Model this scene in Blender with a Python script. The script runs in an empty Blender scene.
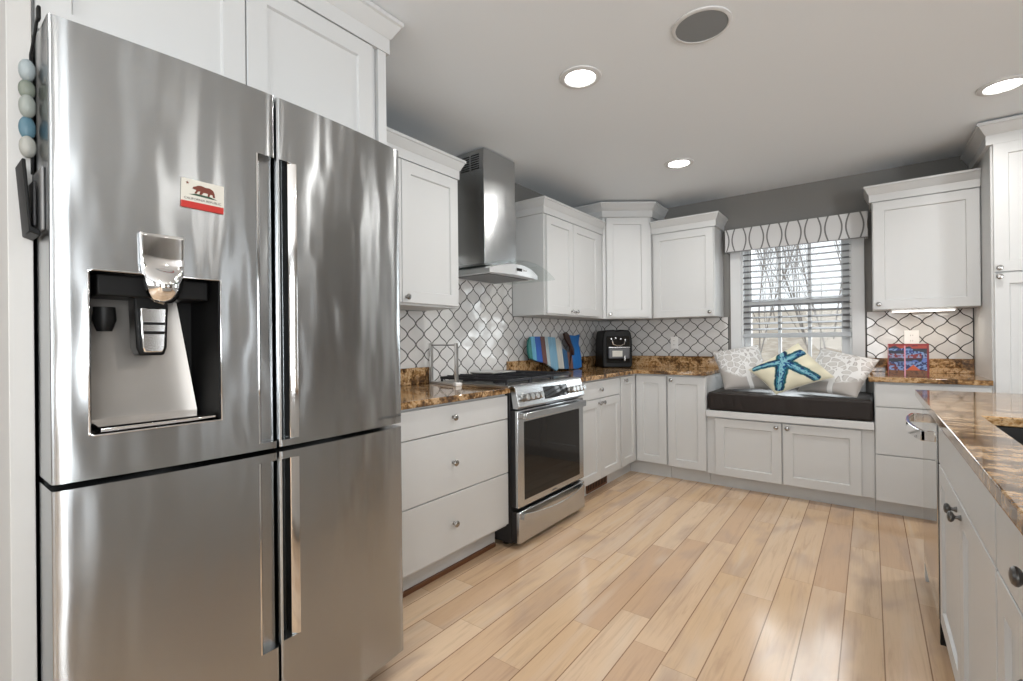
import bpy, bmesh, math, random
import numpy as np
from mathutils import Vector, Matrix
random.seed(7)
S = bpy.context.scene
C = S.collection
PI = math.pi

# ------------------------------------------------------------------ camera
FPX, YAW, PITCH, ROLL, HC = 473.46, 0.648203, 0.001141, -0.010601, 1.175
c_, s_ = math.cos(YAW), math.sin(YAW)
r0 = Vector((c_, s_, 0)); f0 = Vector((-s_, c_, 0)); u0 = Vector((0, 0, 1))
f2 = f0*math.cos(PITCH) + u0*math.sin(PITCH); u2 = u0*math.cos(PITCH) - f0*math.sin(PITCH)
r3 = r0*math.cos(ROLL) + u2*math.sin(ROLL); u3 = u2*math.cos(ROLL) - r0*math.sin(ROLL)
cd = bpy.data.cameras.new('camera'); cam = bpy.data.objects.new('camera', cd); C.objects.link(cam)
cd.sensor_fit = 'HORIZONTAL'; cd.sensor_width = 36.0; cd.lens = 36.0*FPX/1023.0
cd.clip_start = 0.02; cd.clip_end = 200
m = Matrix((r3, u3, -f2)).transposed().to_4x4(); m.translation = Vector((0, 0, HC))
cam.matrix_world = m
S.camera = cam

# ------------------------------------------------------------------ world, exposure
S.view_settings.view_transform = 'Standard'; S.view_settings.look = 'None'
S.view_settings.exposure = 0.45; S.view_settings.gamma = 1.0
S.view_settings.use_curve_mapping = False
w = bpy.data.worlds.new('overcast sky'); S.world = w; w.use_nodes = True
wb = w.node_tree.nodes['Background']; wb.inputs[0].default_value = (0.90, 0.95, 1.0, 1); wb.inputs[1].default_value = 1.15

def area(name, loc, rot, sx, sy, power, col=(1, 1, 1), parent=None, spread=None, shape='RECTANGLE'):
    l = bpy.data.lights.new(name, 'AREA'); l.shape = shape; l.size = sx
    if shape == 'RECTANGLE': l.size_y = sy
    l.energy = power; l.color = col
    if spread: l.spread = spread
    o = bpy.data.objects.new(name, l); C.objects.link(o); o.location = loc; o.rotation_euler = rot
    if parent: o.parent = parent
    return o
# patio and rear lights are added fill, slim pair follows fridge streaks (windows built below at the same places)
area('fill_patio', (3.86, -1.25, 1.12), (0, PI/2, 0), 1.9, 1.6, 165, (0.93, 0.97, 1.0))
area('daylight_slim', (3.86, 2.10, 1.25), (0, PI/2, 0), 1.6, .30, 6, (0.93, 0.97, 1.0))
area('daylight_slim_b', (3.86, 2.98, 1.25), (0, PI/2, 0), 1.6, .22, 4, (0.93, 0.97, 1.0))
area('daylight_rear', (-0.35, -3.28, 1.45), (PI/2, 0, 0), 1.7, 1.25, 42, (0.95, 0.98, 1.0))
area('fill_rear_b', (2.2, -3.28, 1.45), (PI/2, 0, 0), 1.3, 1.25, 18, (0.95, 0.98, 1.0))
area('daylight_kitchen', (-0.5, 4.95, 1.5), (-PI/2, 0, 0), 0.76, 1.2, 16, (0.92, 0.97, 1.0))

# ------------------------------------------------------------------ node helper
class V:
    def __init__(s, nt, k): s.nt = nt; s.k = k
    def _o(s, op, *a):
        n = s.nt.nodes.new('ShaderNodeMath'); n.operation = op
        for i, x in enumerate((s,)+a):
            if isinstance(x, V): s.nt.links.new(x.k, n.inputs[i])
            else: n.inputs[i].default_value = float(x)
        return V(s.nt, n.outputs[0])
    def __add__(s, o): return s._o('ADD', o)
    __radd__ = __add__
    def __sub__(s, o): return s._o('SUBTRACT', o)
    def __rsub__(s, o): return (s*-1)+o
    def __mul__(s, o): return s._o('MULTIPLY', o)
    __rmul__ = __mul__
    def __truediv__(s, o): return s._o('DIVIDE', o)
    def sin(s): return s._o('SINE')
    def cos(s): return s._o('COSINE')
    def abs(s): return s._o('ABSOLUTE')
    def floor(s): return s._o('FLOOR')
    def frac(s): return s._o('FRACT')
    def sqrt(s): return s._o('SQRT')
    def pow(s, o): return s._o('POWER', o)
    def lt(s, o): return s._o('LESS_THAN', o)
    def gt(s, o): return s._o('GREATER_THAN', o)
    def mn(s, o): return s._o('MINIMUM', o)
    def mx(s, o): return s._o('MAXIMUM', o)
    def clamp(s):
        r = s._o('ADD', 0.0); r.k.node.use_clamp = True; return r
    def step(s, a, b):
        n = s.nt.nodes.new('ShaderNodeMapRange'); n.interpolation_type = 'SMOOTHSTEP'
        s.nt.links.new(s.k, n.inputs[0]); n.inputs[1].default_value = a; n.inputs[2].default_value = b
        return V(s.nt, n.outputs[0])

class Mat:
    def __init__(s, name, col=(.8, .8, .8), rough=.5, metal=0., **kw):
        s.m = bpy.data.materials.new(name); s.m.use_nodes = True; s.nt = s.m.node_tree
        s.b = s.nt.nodes['Principled BSDF']
        s.set('Base Color', col); s.set('Roughness', rough); s.set('Metallic', metal)
        for k, v in kw.items(): s.set(k.replace('_', ' '), v)
    def set(s, k, v):
        i = s.b.inputs[k]
        if isinstance(v, V): s.nt.links.new(v.k, i)
        elif hasattr(v, 'is_linked'): s.nt.links.new(v, i)
        elif isinstance(v, tuple) and len(v) == 3 and i.type == 'RGBA': i.default_value = v+(1,)
        else: i.default_value = v
    def n(s, t): return s.nt.nodes.new('ShaderNode'+t)
    def link(s, a, b): s.nt.links.new(a.k if isinstance(a, V) else a, b)
    def pos(s):
        g = s.n('NewGeometry'); x = s.n('SeparateXYZ'); s.link(g.outputs['Position'], x.inputs[0])
        return [V(s.nt, o) for o in x.outputs]
    def objpos(s):
        g = s.n('TexCoord'); x = s.n('SeparateXYZ'); s.link(g.outputs['Object'], x.inputs[0])
        return [V(s.nt, o) for o in x.outputs]
    def vec(s, x, y, z):
        n = s.n('CombineXYZ')
        for i, v in enumerate((x, y, z)):
            if isinstance(v, V): s.link(v, n.inputs[i])
            else: n.inputs[i].default_value = v
        return n.outputs[0]
    def noise(s, vec, scale, detail=3, rough=.5, dist=0., col=False):
        n = s.n('TexNoise'); s.link(vec, n.inputs['Vector'])
        n.inputs['Scale'].default_value = scale; n.inputs['Detail'].default_value = detail
        n.inputs['Roughness'].default_value = rough; n.inputs['Distortion'].default_value = dist
        return n.outputs[1] if col else V(s.nt, n.outputs[0])
    def white(s, vec, col=False):
        n = s.n('TexWhiteNoise'); n.noise_dimensions = '3D'; s.link(vec, n.inputs['Vector'])
        return n.outputs['Color'] if col else V(s.nt, n.outputs['Value'])
    def ramp(s, fac, stops, interp='LINEAR'):
        n = s.n('ValToRGB'); s.link(fac, n.inputs[0]); e = n.color_ramp.elements; n.color_ramp.interpolation = interp
        while len(e) < len(stops): e.new(0.5)
        for i, (p, c) in enumerate(stops): e[i].position = p; e[i].color = tuple(c)+(1,)
        return n.outputs[0]
    def mix(s, fac, a, b, mode='MIX'):
        n = s.n('Mix'); n.data_type = 'RGBA'; n.blend_type = mode
        if isinstance(fac, V): s.link(fac, n.inputs[0])
        else: n.inputs[0].default_value = fac
        for i, v in ((6, a), (7, b)):
            if isinstance(v, tuple): n.inputs[i].default_value = v+(1,) if len(v) == 3 else v
            else: s.link(v, n.inputs[i])
        return n.outputs[2]
    def bump(s, h, strength=.3, dist=.01):
        n = s.n('Bump'); n.inputs['Strength'].default_value = strength; n.inputs['Distance'].default_value = dist
        s.link(h, n.inputs['Height']); s.link(n.outputs[0], s.b.inputs['Normal']); return n

# ------------------------------------------------------------------ materials
M = {}
M['white'] = Mat('white painted wood', (.565, .572, .57), .38)
M['toe'] = Mat('pale grey toe kick paint', (.60, .605, .60), .45)
M['trim'] = Mat('white trim paint', (.62, .63, .635), .4)
M['wall'] = Mat('warm grey wall paint', (.19, .185, .175), .75)
M['wallpale'] = Mat('pale wall paint', (.27, .265, .255), .75)
M['panel'] = Mat('pale grey painted panel', (.50, .495, .48), .5)
mt = Mat('ceiling paint', (.765, .81, .845), .85); M['ceil'] = mt
mt.bump(mt.noise(mt.vec(*mt.pos()), 120, 2), .08, .003)
M['nickel'] = Mat('brushed nickel', (.36, .355, .345), .25, 1.)
M['gunmetal'] = Mat('dark nickel', (.14, .138, .135), .35, 1.)
M['chrome'] = Mat('polished chrome', (.82, .82, .82), .08, 1.)
M['black'] = Mat('black plastic', (.006, .006, .006), .45, Specular_IOR_Level=.18)
M['blackmatte'] = Mat('black cast iron', (.012, .013, .017), .5)
M['darkside'] = Mat('dark painted steel', (.018, .018, .019), .4)
M['darkglass'] = Mat('dark oven glass', (.012, .011, .010), .04, 0., Specular_IOR_Level=.25)
M['greyplastic'] = Mat('grey plastic', (.20, .20, .20), .4)
M['outlet'] = Mat('white outlet plastic', (.82, .81, .79), .35)
M['lens'] = Mat('lit lamp lens', (1, 1, 1), .5, 0., Emission_Color=(1, .97, .92, 1), Emission_Strength=12.)
M['tube'] = Mat('lit under cabinet lens', (1, 1, 1), .5, 0., Emission_Color=(1, .93, .82, 1), Emission_Strength=4.)
M['gap'] = Mat('dark rubber gasket', (.01, .01, .01), .7)

def steel(name, col, rough, aniso=.75, wob=.0):
    q = Mat(name, col, rough, 1.)
    q.set('Anisotropic', aniso); q.set('Anisotropic Rotation', 0.25)
    t = q.n('Tangent'); t.direction_type = 'RADIAL'; t.axis = 'Z'; q.link(t.outputs[0], q.b.inputs['Tangent'])
    x, y, z = q.pos()
    if wob:
        h = q.noise(q.vec(x*1.0, y*4.2, z*1.15), 1.6, 2, .45)
        fine = q.noise(q.vec(x*3, y*3, z*700), 1.0, 2, .6)
        q.bump(h + fine*.0006, 1.0, wob)
    return q
M['steel'] = steel('brushed stainless steel', (.395, .408, .415), .25, .86, .012)
M['hoodsteel'] = steel('smooth stainless steel', (.50, .51, .515), .26, .75, .004)
M['hoodface'] = Mat('bright satin steel', (.80, .81, .82), .42, 1.)
M['steel2'] = steel('satin stainless steel', (.54, .56, .575), .22, .5)
M['steelflat'] = Mat('stainless sheet', (.55, .545, .53), .3, 1.)
M['bin'] = Mat('taupe metallic lining', (.30, .28, .258), .36, .75)
M['dwsteel'] = Mat('polished stainless dishwasher door', (.62, .62, .60), .09, 1.)

# floor planks along Y
q = Mat('pale hardwood planks', rough=.25); M['floor'] = q
x, y, z = q.pos()
PW = .1297
u = (x + .228 + PW*40)/PW
row = u.floor(); fu = u.frac()
rr = q.white(q.vec(row, 3.1, 0.))
L = rr*.5 + .75
vv = (y + 20.)/L + q.white(q.vec(row, 9.7, 1.))*7.
col_ = vv.floor(); fv = vv.frac()
pid = q.vec(row, col_, 0.)
r1 = q.white(pid); r2 = q.white(q.vec(row, col_, 5.)); r4 = q.white(q.vec(row, col_, 11.))
grain = q.noise(q.vec(x*26 + r1*37, y*1.6 + r2*19, 0.), 1.0, 5, .62, 1.2)
fine = q.noise(q.vec(x*190 + r1*37, y*5 + r2*19, 0.), 1.0, 3, .6)
cloud = q.noise(q.vec(x*5 + r2*31, y*1.7 + r1*17, 0.), 1.0, 3, .5, .6)
basec = q.ramp(r1, [(0., (.55, .375, .245)), (.25, (.62, .43, .275)), (.5, (.66, .47, .30)), (.75, (.63, .46, .32)), (1., (.70, .52, .355))])
basec = q.mix(cloud.step(.47, .70)*.62, basec, (.42, .315, .25))
basec = q.mix(grain.step(.48, .75)*.45, basec, (.36, .235, .155))
basec = q.mix((fine - .5).clamp()*.7, basec, (.34, .235, .165))
pale = q.noise(q.vec(x*9 + r2*11, y*1.1 + r1*23, 3.), 1.0, 2, .5, .8)
basec = q.mix(pale.step(.52, .72)*.35, basec, (.66, .55, .44))
du = (fu - .5).abs()*-1 + .5; dv = ((fv - .5).abs()*-1 + .5)*L
seam = (du*PW).lt(.0021); seam2 = dv.lt(.0012)
basec = q.mix(seam2*.40, basec, (.25, .14, .07))
basec = q.mix(seam*.85, basec, (.20, .105, .05))
q.set('Base Color', basec)
q.set('Roughness', fine*.10 + .11)
q.bump((seam.mx(seam2))*-1. + grain*.12 + cloud*.25, .25, .004)

# granite
q = Mat('golden brown granite', rough=.07); M['granite'] = q
x, y, z = q.pos()
warp = q.noise(q.vec(x*3, y*3, z*3), 1., 3, .5)
st = q.noise(q.vec(x*2.4 + warp*1.5, y*13 + warp*3.0 + x*1.5, z*9), 1.0, 8, .68, .4)
sp = q.noise(q.vec(x, y, z), 55, 4, .65)
sp2 = q.noise(q.vec(x*30 + 7, y*90, z*60), 1.0, 3, .6)
g = q.ramp(st*.62 + sp*.28 + sp2*.10, [(.32, (.018, .011, .007)), (.43, (.055, .028, .012)), (.475, (.15, .078, .030)), (.51, (.31, .175, .068)), (.55, (.53, .37, .215)), (.585, (.36, .20, .078)), (.635, (.16, .080, .030)), (.74, (.07, .037, .018))])
g = q.mix(q.noise(q.vec(x, y, z), 85, 2, .5).step(.64, .70)*.8, g, (.035, .022, .016))
g = q.mix(q.noise(q.vec(x + 5, y, z), 12, 4, .6).step(.54, .66)*.7, g, (.085, .045, .020))
q.set('Base Color', g)
q.set('Specular IOR Level', .55)

# arabesque tile
def tile(name, axis, ux, zz):
    q = Mat(name, rough=.12)
    x, y, z = q.pos(); h = x if axis == 'x' else y
    W, Hh, A = .1345, .131, .043
    U = (h - ux + W*50)/W; Z = (z - zz + Hh*50)/Hh
    a = U + Z; b = U - Z
    P = a + (b*(2*PI)).sin()*A; Q = b + (a*(2*PI)).sin()*A
    def dist(F, arg):
        d = (F.frac() - .5).abs()*-1 + .5
        cs = (arg*(2*PI)).cos()*(2*PI*A)
        gx = (cs + 1.)/W; gz = (cs*-1 + 1.)/Hh
        return d/(gx*gx + gz*gz).sqrt()
    d = dist(P, b).mn(dist(Q, a))
    line = d.step(.0026, .0038)
    cid = q.vec(P.floor(), Q.floor(), 0.)
    rc = q.white(cid); rv = q.white(cid, True)
    cl = q.noise(q.vec(x, y, z), 16, 3, .5)
    tc = q.mix(rc*.6, (.68, .67, .655), (.58, .57, .56))
    tc = q.mix((cl - .4).clamp()*.8, tc, (.53, .52, .51))
    q.set('Base Color', q.mix(line, (.018, .014, .012), tc))
    q.set('Roughness', line*-.655 + .72)
    # every hand-set tile leans a little its own way
    geo = q.n('NewGeometry'); sub = q.n('VectorMath'); sub.operation = 'SUBTRACT'; q.link(rv, sub.inputs[0]); sub.inputs[1].default_value = (.5, .5, .5)
    sc = q.n('VectorMath'); sc.operation = 'SCALE'; q.link(sub.outputs[0], sc.inputs[0]); sc.inputs['Scale'].default_value = .085
    ad = q.n('VectorMath'); ad.operation = 'ADD'; q.link(geo.outputs['Normal'], ad.inputs[0]); q.link(sc.outputs[0], ad.inputs[1])
    nm = q.n('VectorMath'); nm.operation = 'NORMALIZE'; q.link(ad.outputs[0], nm.inputs[0])
    bp = q.bump(line + cl*.35, .35, .003); q.link(nm.outputs[0], bp.inputs['Normal'])
    return q
M['tileL'] = tile('white arabesque tile left', 'y', 1.984, 1.290)
M['tileB'] = tile('white arabesque tile back', 'x', -1.477, 1.354)
M['tileR'] = tile('white arabesque tile right', 'x', .034, 1.286)

q = Mat('dark brown leather', (.016, .011, .009), .42, Specular_IOR_Level=.3); M['leather'] = q
x, y, z = q.pos(); q.bump(q.noise(q.vec(x*9, y*3, z*3), 1., 3, .5) + q.noise(q.vec(x, y, z), 350, 2)*.05, .5, .02)

# valance cloth: mirrored waving lines
q = Mat('white cloth with grey waves', rough=.9); M['valance'] = q
x, y, z = q.objpos()
p = (x + .051 + 20*.1345)/.1345
off = ((z/.195)*PI).sin()*.16 + .245
f_ = (p.frac() - .5).abs()
q.set('Base Color', q.mix((f_ - off).abs().lt(.042), (.56, .56, .56), (.15, .15, .148)))

# vertex-coloured pieces
q = Mat('printed cotton', rough=.9); M['print'] = q
a_ = q.n('VertexColor'); a_.layer_name = 'Col'; q.set('Base Color', a_.outputs[0])
x, y, z = q.objpos(); q.bump(q.noise(q.vec(x, y, z), 400, 2), .15, .002)
q = Mat('printed card', rough=.35); M['card'] = q
a_ = q.n('VertexColor'); a_.layer_name = 'Col'; q.set('Base Color', a_.outputs[0])

# coral cushions
q = Mat('silvery coral cloth', rough=.55); M['coral'] = q
uv = q.n('TexCoord').outputs['UV']; sx = q.n('SeparateXYZ'); q.link(uv, sx.inputs[0])
U, Z = V(q.nt, sx.outputs[0]), V(q.nt, sx.outputs[1])
wn = q.noise(uv, 5., 2)
vo = q.n('TexVoronoi'); vo.feature = 'DISTANCE_TO_EDGE'; vo.inputs['Scale'].default_value = 1.0
q.link(q.vec(U*8.5 + wn*.9, Z*8.5 + wn*.7, 0.), vo.inputs['Vector'])
ed = V(q.nt, vo.outputs[0])
fan = (((U - .55)*(U - .55)*1.1 + (Z - 1.0)*(Z - 1.0)*.8).sqrt()*-1 + .72).step(-.02, .05)
trunk = ((U - .58 + (Z*9).sin()*.02).abs() - .045).lt(0.)*Z.lt(.55)
ln = ed.lt(.10)*fan; ol = ed.lt(.16)*fan
tr2 = ((U - .58 + (Z*9).sin()*.02).abs() - .065).lt(0.)*Z.lt(.55)
base = q.mix(fan*.8, (.36, .335, .315), (.52, .51, .495))
base = q.mix(ol.mx(tr2), base, (.36, .35, .34))
base = q.mix(ln.mx(trunk), base, (.66, .66, .655))
q.set('Base Color', base)

q = Mat('tree bark', (.30, .27, .245), .9); M['bark'] = q
q = Mat('leaf litter ground', rough=1.); M['litter'] = q
x, y, z = q.pos(); q.set('Base Color', q.ramp(q.noise(q.vec(x, y, z), 3., 5, .6), [(.3, (.33, .27, .21)), (.6, (.50, .43, .35)), (.8, (.62, .56, .48))]))
M['grounddark'] = Mat('dark sink', (.012, .011, .010), .35)
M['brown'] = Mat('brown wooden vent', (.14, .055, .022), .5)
M['red'] = Mat('red enamel', (.40, .014, .008), .4)
M['ivory'] = Mat('ivory enamel', (.56, .54, .48), .4)
M['bear'] = Mat('brown bear print', (.13, .022, .008), .5)
M['green'] = Mat('dark green print', (.02, .06, .03), .5)
M['ink'] = Mat('dark print', (.03, .02, .02), .5)
M['letter'] = Mat('engraved grey lettering', (.10, .10, .10), .5)

def glass(name, tint, refl=1.0, rough=0.):
    mm = bpy.data.materials.new(name); mm.use_nodes = True; nt = mm.node_tree; nt.nodes.clear()
    o = nt.nodes.new('ShaderNodeOutputMaterial'); mx_ = nt.nodes.new('ShaderNodeMixShader')
    t = nt.nodes.new('ShaderNodeBsdfTransparent'); t.inputs[0].default_value = tint+(1,)
    g_ = nt.nodes.new('ShaderNodeBsdfGlossy'); g_.inputs['Roughness'].default_value = rough
    fr = nt.nodes.new('ShaderNodeFresnel'); fr.inputs[0].default_value = 1.0 + .45*refl
    ge = nt.nodes.new('ShaderNodeNewGeometry'); k1 = nt.nodes.new('ShaderNodeMath'); k1.operation = 'SUBTRACT'; k1.inputs[0].default_value = 1.0; nt.links.new(ge.outputs['Backfacing'], k1.inputs[1])
    k2 = nt.nodes.new('ShaderNodeMath'); k2.operation = 'MULTIPLY'; nt.links.new(fr.outputs[0], k2.inputs[0]); nt.links.new(k1.outputs[0], k2.inputs[1])
    nt.links.new(k2.outputs[0], mx_.inputs[0]); nt.links.new(t.outputs[0], mx_.inputs[1]); nt.links.new(g_.outputs[0], mx_.inputs[2])
    nt.links.new(mx_.outputs[0], o.inputs[0])
    class G: pass
    gg = G(); gg.m = mm; return gg
M['glass'] = glass('clear glass', (.96, .97, .97), .8)
M['visor'] = glass('clear curved glass', (.93, .955, .95), .8)

# ------------------------------------------------------------------ mesh helpers
def linkobj(name, me, mat, parent=None):
    o = bpy.data.objects.new(name, me); C.objects.link(o)
    for k in (mat if isinstance(mat, (list, tuple)) else [mat]):
        if k: me.materials.append(M[k].m if isinstance(k, str) else k.m)
    if parent: o.parent = parent
    return o

class B:
    """collects simple shapes into one mesh"""
    def __init__(s): s.bm = bmesh.new()
    def box(s, x0, x1, y0, y1, z0, z1, mi=0):
        v = [s.bm.verts.new((x, y, z)) for x in (x0, x1) for y in (y0, y1) for z in (z0, z1)]
        for f in ((0, 1, 3, 2), (4, 6, 7, 5), (0, 4, 5, 1), (2, 3, 7, 6), (0, 2, 6, 4), (1, 5, 7, 3)):
            s.bm.faces.new([v[i] for i in f]).material_index = mi
        return s
    def prism(s, pts, a0, a1, axis='z', mi=0):
        def P(p, a): return {'z': (p[0], p[1], a), 'y': (p[0], a, p[1]), 'x': (a, p[0], p[1])}[axis]
        A = [s.bm.verts.new(P(p, a0)) for p in pts]; D = [s.bm.verts.new(P(p, a1)) for p in pts]
        n = len(pts)
        s.bm.faces.new(A).material_index = mi; s.bm.faces.new(D[::-1]).material_index = mi
        for i in range(n):
            s.bm.faces.new((A[i], D[i], D[(i+1) % n], A[(i+1) % n])).material_index = mi
        return s
    def lathe(s, prof, org=(0, 0, 0), axis=(0, 0, 1), n=24, mi=0):
        ax = Vector(axis).normalized(); t = ax.orthogonal().normalized(); b = ax.cross(t); o = Vector(org)
        rings = []
        for r, h in prof:
            if r < 1e-6: rings.append([s.bm.verts.new(o + ax*h)])
            else: rings.append([s.bm.verts.new(o + ax*h + (t*math.cos(2*PI*i/n) + b*math.sin(2*PI*i/n))*r) for i in range(n)])
        for R0, R1 in zip(rings, rings[1:]):
            for i in range(n):
                j = (i+1) % n
                if len(R0) == 1 and len(R1) == 1: continue
                if len(R0) == 1: f = (R0[0], R1[j], R1[i])
                elif len(R1) == 1: f = (R0[i], R0[j], R1[0])
                else: f = (R0[i], R0[j], R1[j], R1[i])
                s.bm.faces.new(f).material_index = mi
        for R0, fl in ((rings[0], True), (rings[-1], False)):
            if len(R0) > 2: s.bm.faces.new(R0[::-1] if fl else R0).material_index = mi
        return s
    def tube(s, pts, r, n=8, mi=0, taper=None):
        pts = [Vector(p) for p in pts]; rings = []; prev = None
        for i, p in enumerate(pts):
            d = (pts[min(i+1, len(pts)-1)] - pts[max(i-1, 0)]).normalized()
            if prev is None: t = d.orthogonal().normalized()
            else:
                t = prev - d*prev.dot(d); t = t.normalized() if t.length > 1e-5 else d.orthogonal().normalized()
            prev = t; b = d.cross(t); rad = r if taper is None else r*(1 + (taper-1)*i/max(1, len(pts)-1))
            rings.append([s.bm.verts.new(p + (t*math.cos(2*PI*k/n) + b*math.sin(2*PI*k/n))*rad) for k in range(n)])
        for R0, R1 in zip(rings, rings[1:]):
            for k in range(n): s.bm.faces.new((R0[k], R0[(k+1) % n], R1[(k+1) % n], R1[k])).material_index = mi
        s.bm.faces.new(rings[0][::-1]).material_index = mi; s.bm.faces.new(rings[-1]).material_index = mi
        return s
    def sphere(s, c, rx, ry, rz, n=16, k=10, mi=0):
        rings = []
        for j in range(k+1):
            th = PI*j/k
            if j in (0, k): rings.append([s.bm.verts.new((c[0], c[1], c[2] + rz*math.cos(th)))])
            else: rings.append([s.bm.verts.new((c[0] + rx*math.sin(th)*math.cos(2*PI*i/n), c[1] + ry*math.sin(th)*math.sin(2*PI*i/n), c[2] + rz*math.cos(th))) for i in range(n)])
        for R0, R1 in zip(rings, rings[1:]):
            for i in range(n):
                j = (i+1) % n
                if len(R0) == 1: f = (R0[0], R1[i], R1[j])
                elif len(R1) == 1: f = (R0[i], R1[0], R0[j])
                else: f = (R0[i], R1[i], R1[j], R0[j])
                s.bm.faces.new(f).material_index = mi
        return s
    def done(s, name, mat, parent=None, bevel=0., seg=2, ang=32, xf=None):
        bm = s.bm
        if xf is not None: bmesh.ops.transform(bm, matrix=xf, verts=bm.verts)
        bmesh.ops.recalc_face_normals(bm, faces=bm.faces)
        for f in bm.faces: f.smooth = True
        for e in bm.edges:
            e.smooth = not (len(e.link_faces) == 2 and e.calc_face_angle(0) > math.radians(ang))
        me = bpy.data.meshes.new(name); bm.to_mesh(me); bm.free()
        o = linkobj(name, me, mat, parent)
        if bevel:
            md = o.modifiers.new('soft edges', 'BEVEL'); md.width = bevel; md.segments = seg; md.limit_method = 'ANGLE'; md.angle_limit = math.radians(40)
            md.harden_normals = False
        return o

def tag(o, label, cat, group=None, kind=None):
    o['label'] = label; o['category'] = cat
    if group: o['group'] = group
    if kind: o['kind'] = kind
    return o
def thing(name, label, cat, loc=(0, 0, 0), rz=0., group=None):
    o = bpy.data.objects.new(name, None); C.objects.link(o); o.location = loc; o.rotation_euler = (0, 0, rz)
    o.empty_display_size = .05
    return tag(o, label, cat, group)
def struct(o): o['kind'] = 'structure'; return o
def lettering(body, size, name, mat, parent, loc, rot, depth=.0006, align='LEFT'):
    cu = bpy.data.curves.new(name, 'FONT'); cu.body = body; cu.size = size; cu.extrude = depth; cu.align_x = align
    t = bpy.data.objects.new(name+'_tmp', cu); C.objects.link(t)
    dg = bpy.context.evaluated_depsgraph_get(); me = bpy.data.meshes.new_from_object(t.evaluated_get(dg))
    bpy.data.objects.remove(t); bpy.data.curves.remove(cu); me.materials.clear()
    o = linkobj(name, me, mat, parent); o.location = loc; o.rotation_euler = rot; return o

# ------------------------------------------------------------------ room shell
XL, XR, YB, YF, ZC = -2.25, 3.80, 4.55, -3.22, 2.44
struct(B().box(XL-.15, XR+.15, YF-.15, YB+.15, -.12, 0).done('floor', 'floor'))
struct(B().box(XL-.15, XR+.15, YF-.15, YB+.15, ZC, ZC+.1).done('ceiling', 'ceil'))
struct(B().box(XL-.15, XL, YF-.15, YB+.15, 0, ZC).done('wall_left', 'wall'))
WX0, WX1, WZ0, WZ1 = -.905, -.105, .80, 2.07      # kitchen window opening
b = B().box(XL, WX0, YB, YB+.15, 0, ZC).box(WX1, XR+.15, YB, YB+.15, 0, ZC).box(WX0, WX1, YB, YB+.15, 0, WZ0).box(WX0, WX1, YB, YB+.15, WZ1, ZC)
struct(b.done('wall_back', 'wall'))
def wall_holes(name, plane, a0, a1, holes, t, axis, mat):
    """wall in plane with rectangular openings (sorted along a)"""
    b = B(); cur = a0
    def put(p0, p1, z0, z1):
        lo, hi = min(plane, plane+t), max(plane, plane+t)
        if axis == 'x': b.box(lo, hi, p0, p1, z0, z1)
        else: b.box(p0, p1, lo, hi, z0, z1)
    for (h0, h1, z0, z1) in holes:
        put(cur, h0, 0, ZC)
        if z0 > 0: put(h0, h1, 0, z0)
        put(h0, h1, z1, ZC); cur = h1
    put(cur, a1, 0, ZC); struct(b.done(name, mat))
wall_holes('wall_right', XR, YF-.15, YB, [(-2.05, -.45, .12, 2.12), (1.95, 2.25, .45, 2.05), (2.87, 3.09, .45, 2.05)], .15, 'x', 'wallpale')
wall_holes('wall_front', YF, XL, XR, [(-1.2, .5, .85, 2.1), (1.55, 2.85, .85, 2.1)], -.15, 'y', 'wallpale')
def unseen_win(n, plane, a0, a1, z0, z1, axis, cols):  # unseen windows; patio and rear ones are added to carry the fill lights
    b = B(); w_ = .05
    def put(p0, p1, q0, q1, d0=-.02, d1=.06):
        if axis == 'x': b.box(plane+d0, plane+d1, p0, p1, q0, q1)
        else: b.box(p0, p1, plane-d1, plane-d0, q0, q1)
    put(a0-.07, a0+w_, z0-.07, z1+.07); put(a1-w_, a1+.07, z0-.07, z1+.07); put(a0, a1, z0-.07, z0+w_); put(a0, a1, z1-w_, z1+.07)
    for i in range(1, cols): put(a0+(a1-a0)*i/cols-.03, a0+(a1-a0)*i/cols+.03, z0, z1)
    if cols == 2 and z0 > .5: put(a0, a1, (z0+z1)/2-.025, (z0+z1)/2+.025)
    struct(b.done('window_%d' % n, 'trim'))
unseen_win(2, XR, -2.05, -.45, .12, 2.12, 'x', 2)
unseen_win(3, YF, -1.2, .5, .85, 2.1, 'y', 2)
unseen_win(4, YF, 1.55, 2.85, .85, 2.1, 'y', 2)
unseen_win(5, XR, 1.95, 2.25, .45, 2.05, 'x', 1)
unseen_win(6, XR, 2.87, 3.09, .45, 2.05, 'x', 1)

# ------------------------------------------------------------------ kitchen window
wr = bpy.data.objects.new('window_1', None); C.objects.link(wr); wr.location = ((WX0+WX1)/2, YB, WZ0); wr['kind'] = 'structure'
def wpart(name, b, mat, bev=.002):
    o = b.done(name, mat, wr, bev, xf=Matrix.Translation(-Vector(wr.location))); return o
b = B()
b.box(-.985, -.900, YB-.022, YB-.001, .755, 2.09).box(-.110, -.030, YB-.022, YB-.001, .755, 2.09).box(-.900, -.110, YB-.022, YB-.001, 2.05, 2.09)
wpart('casing', b, 'trim')
b = B().box(WX0, WX0+.02, YB, YB+.14, WZ0, WZ1).box(WX1-.02, WX1, YB, YB+.14, WZ0, WZ1).box(WX0+.02, WX1-.02, YB, YB+.14, WZ1-.02, WZ1).box(WX0+.02, WX1-.02, YB, YB+.14, WZ0, WZ0+.03)
wpart('jamb', b, 'trim')
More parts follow.
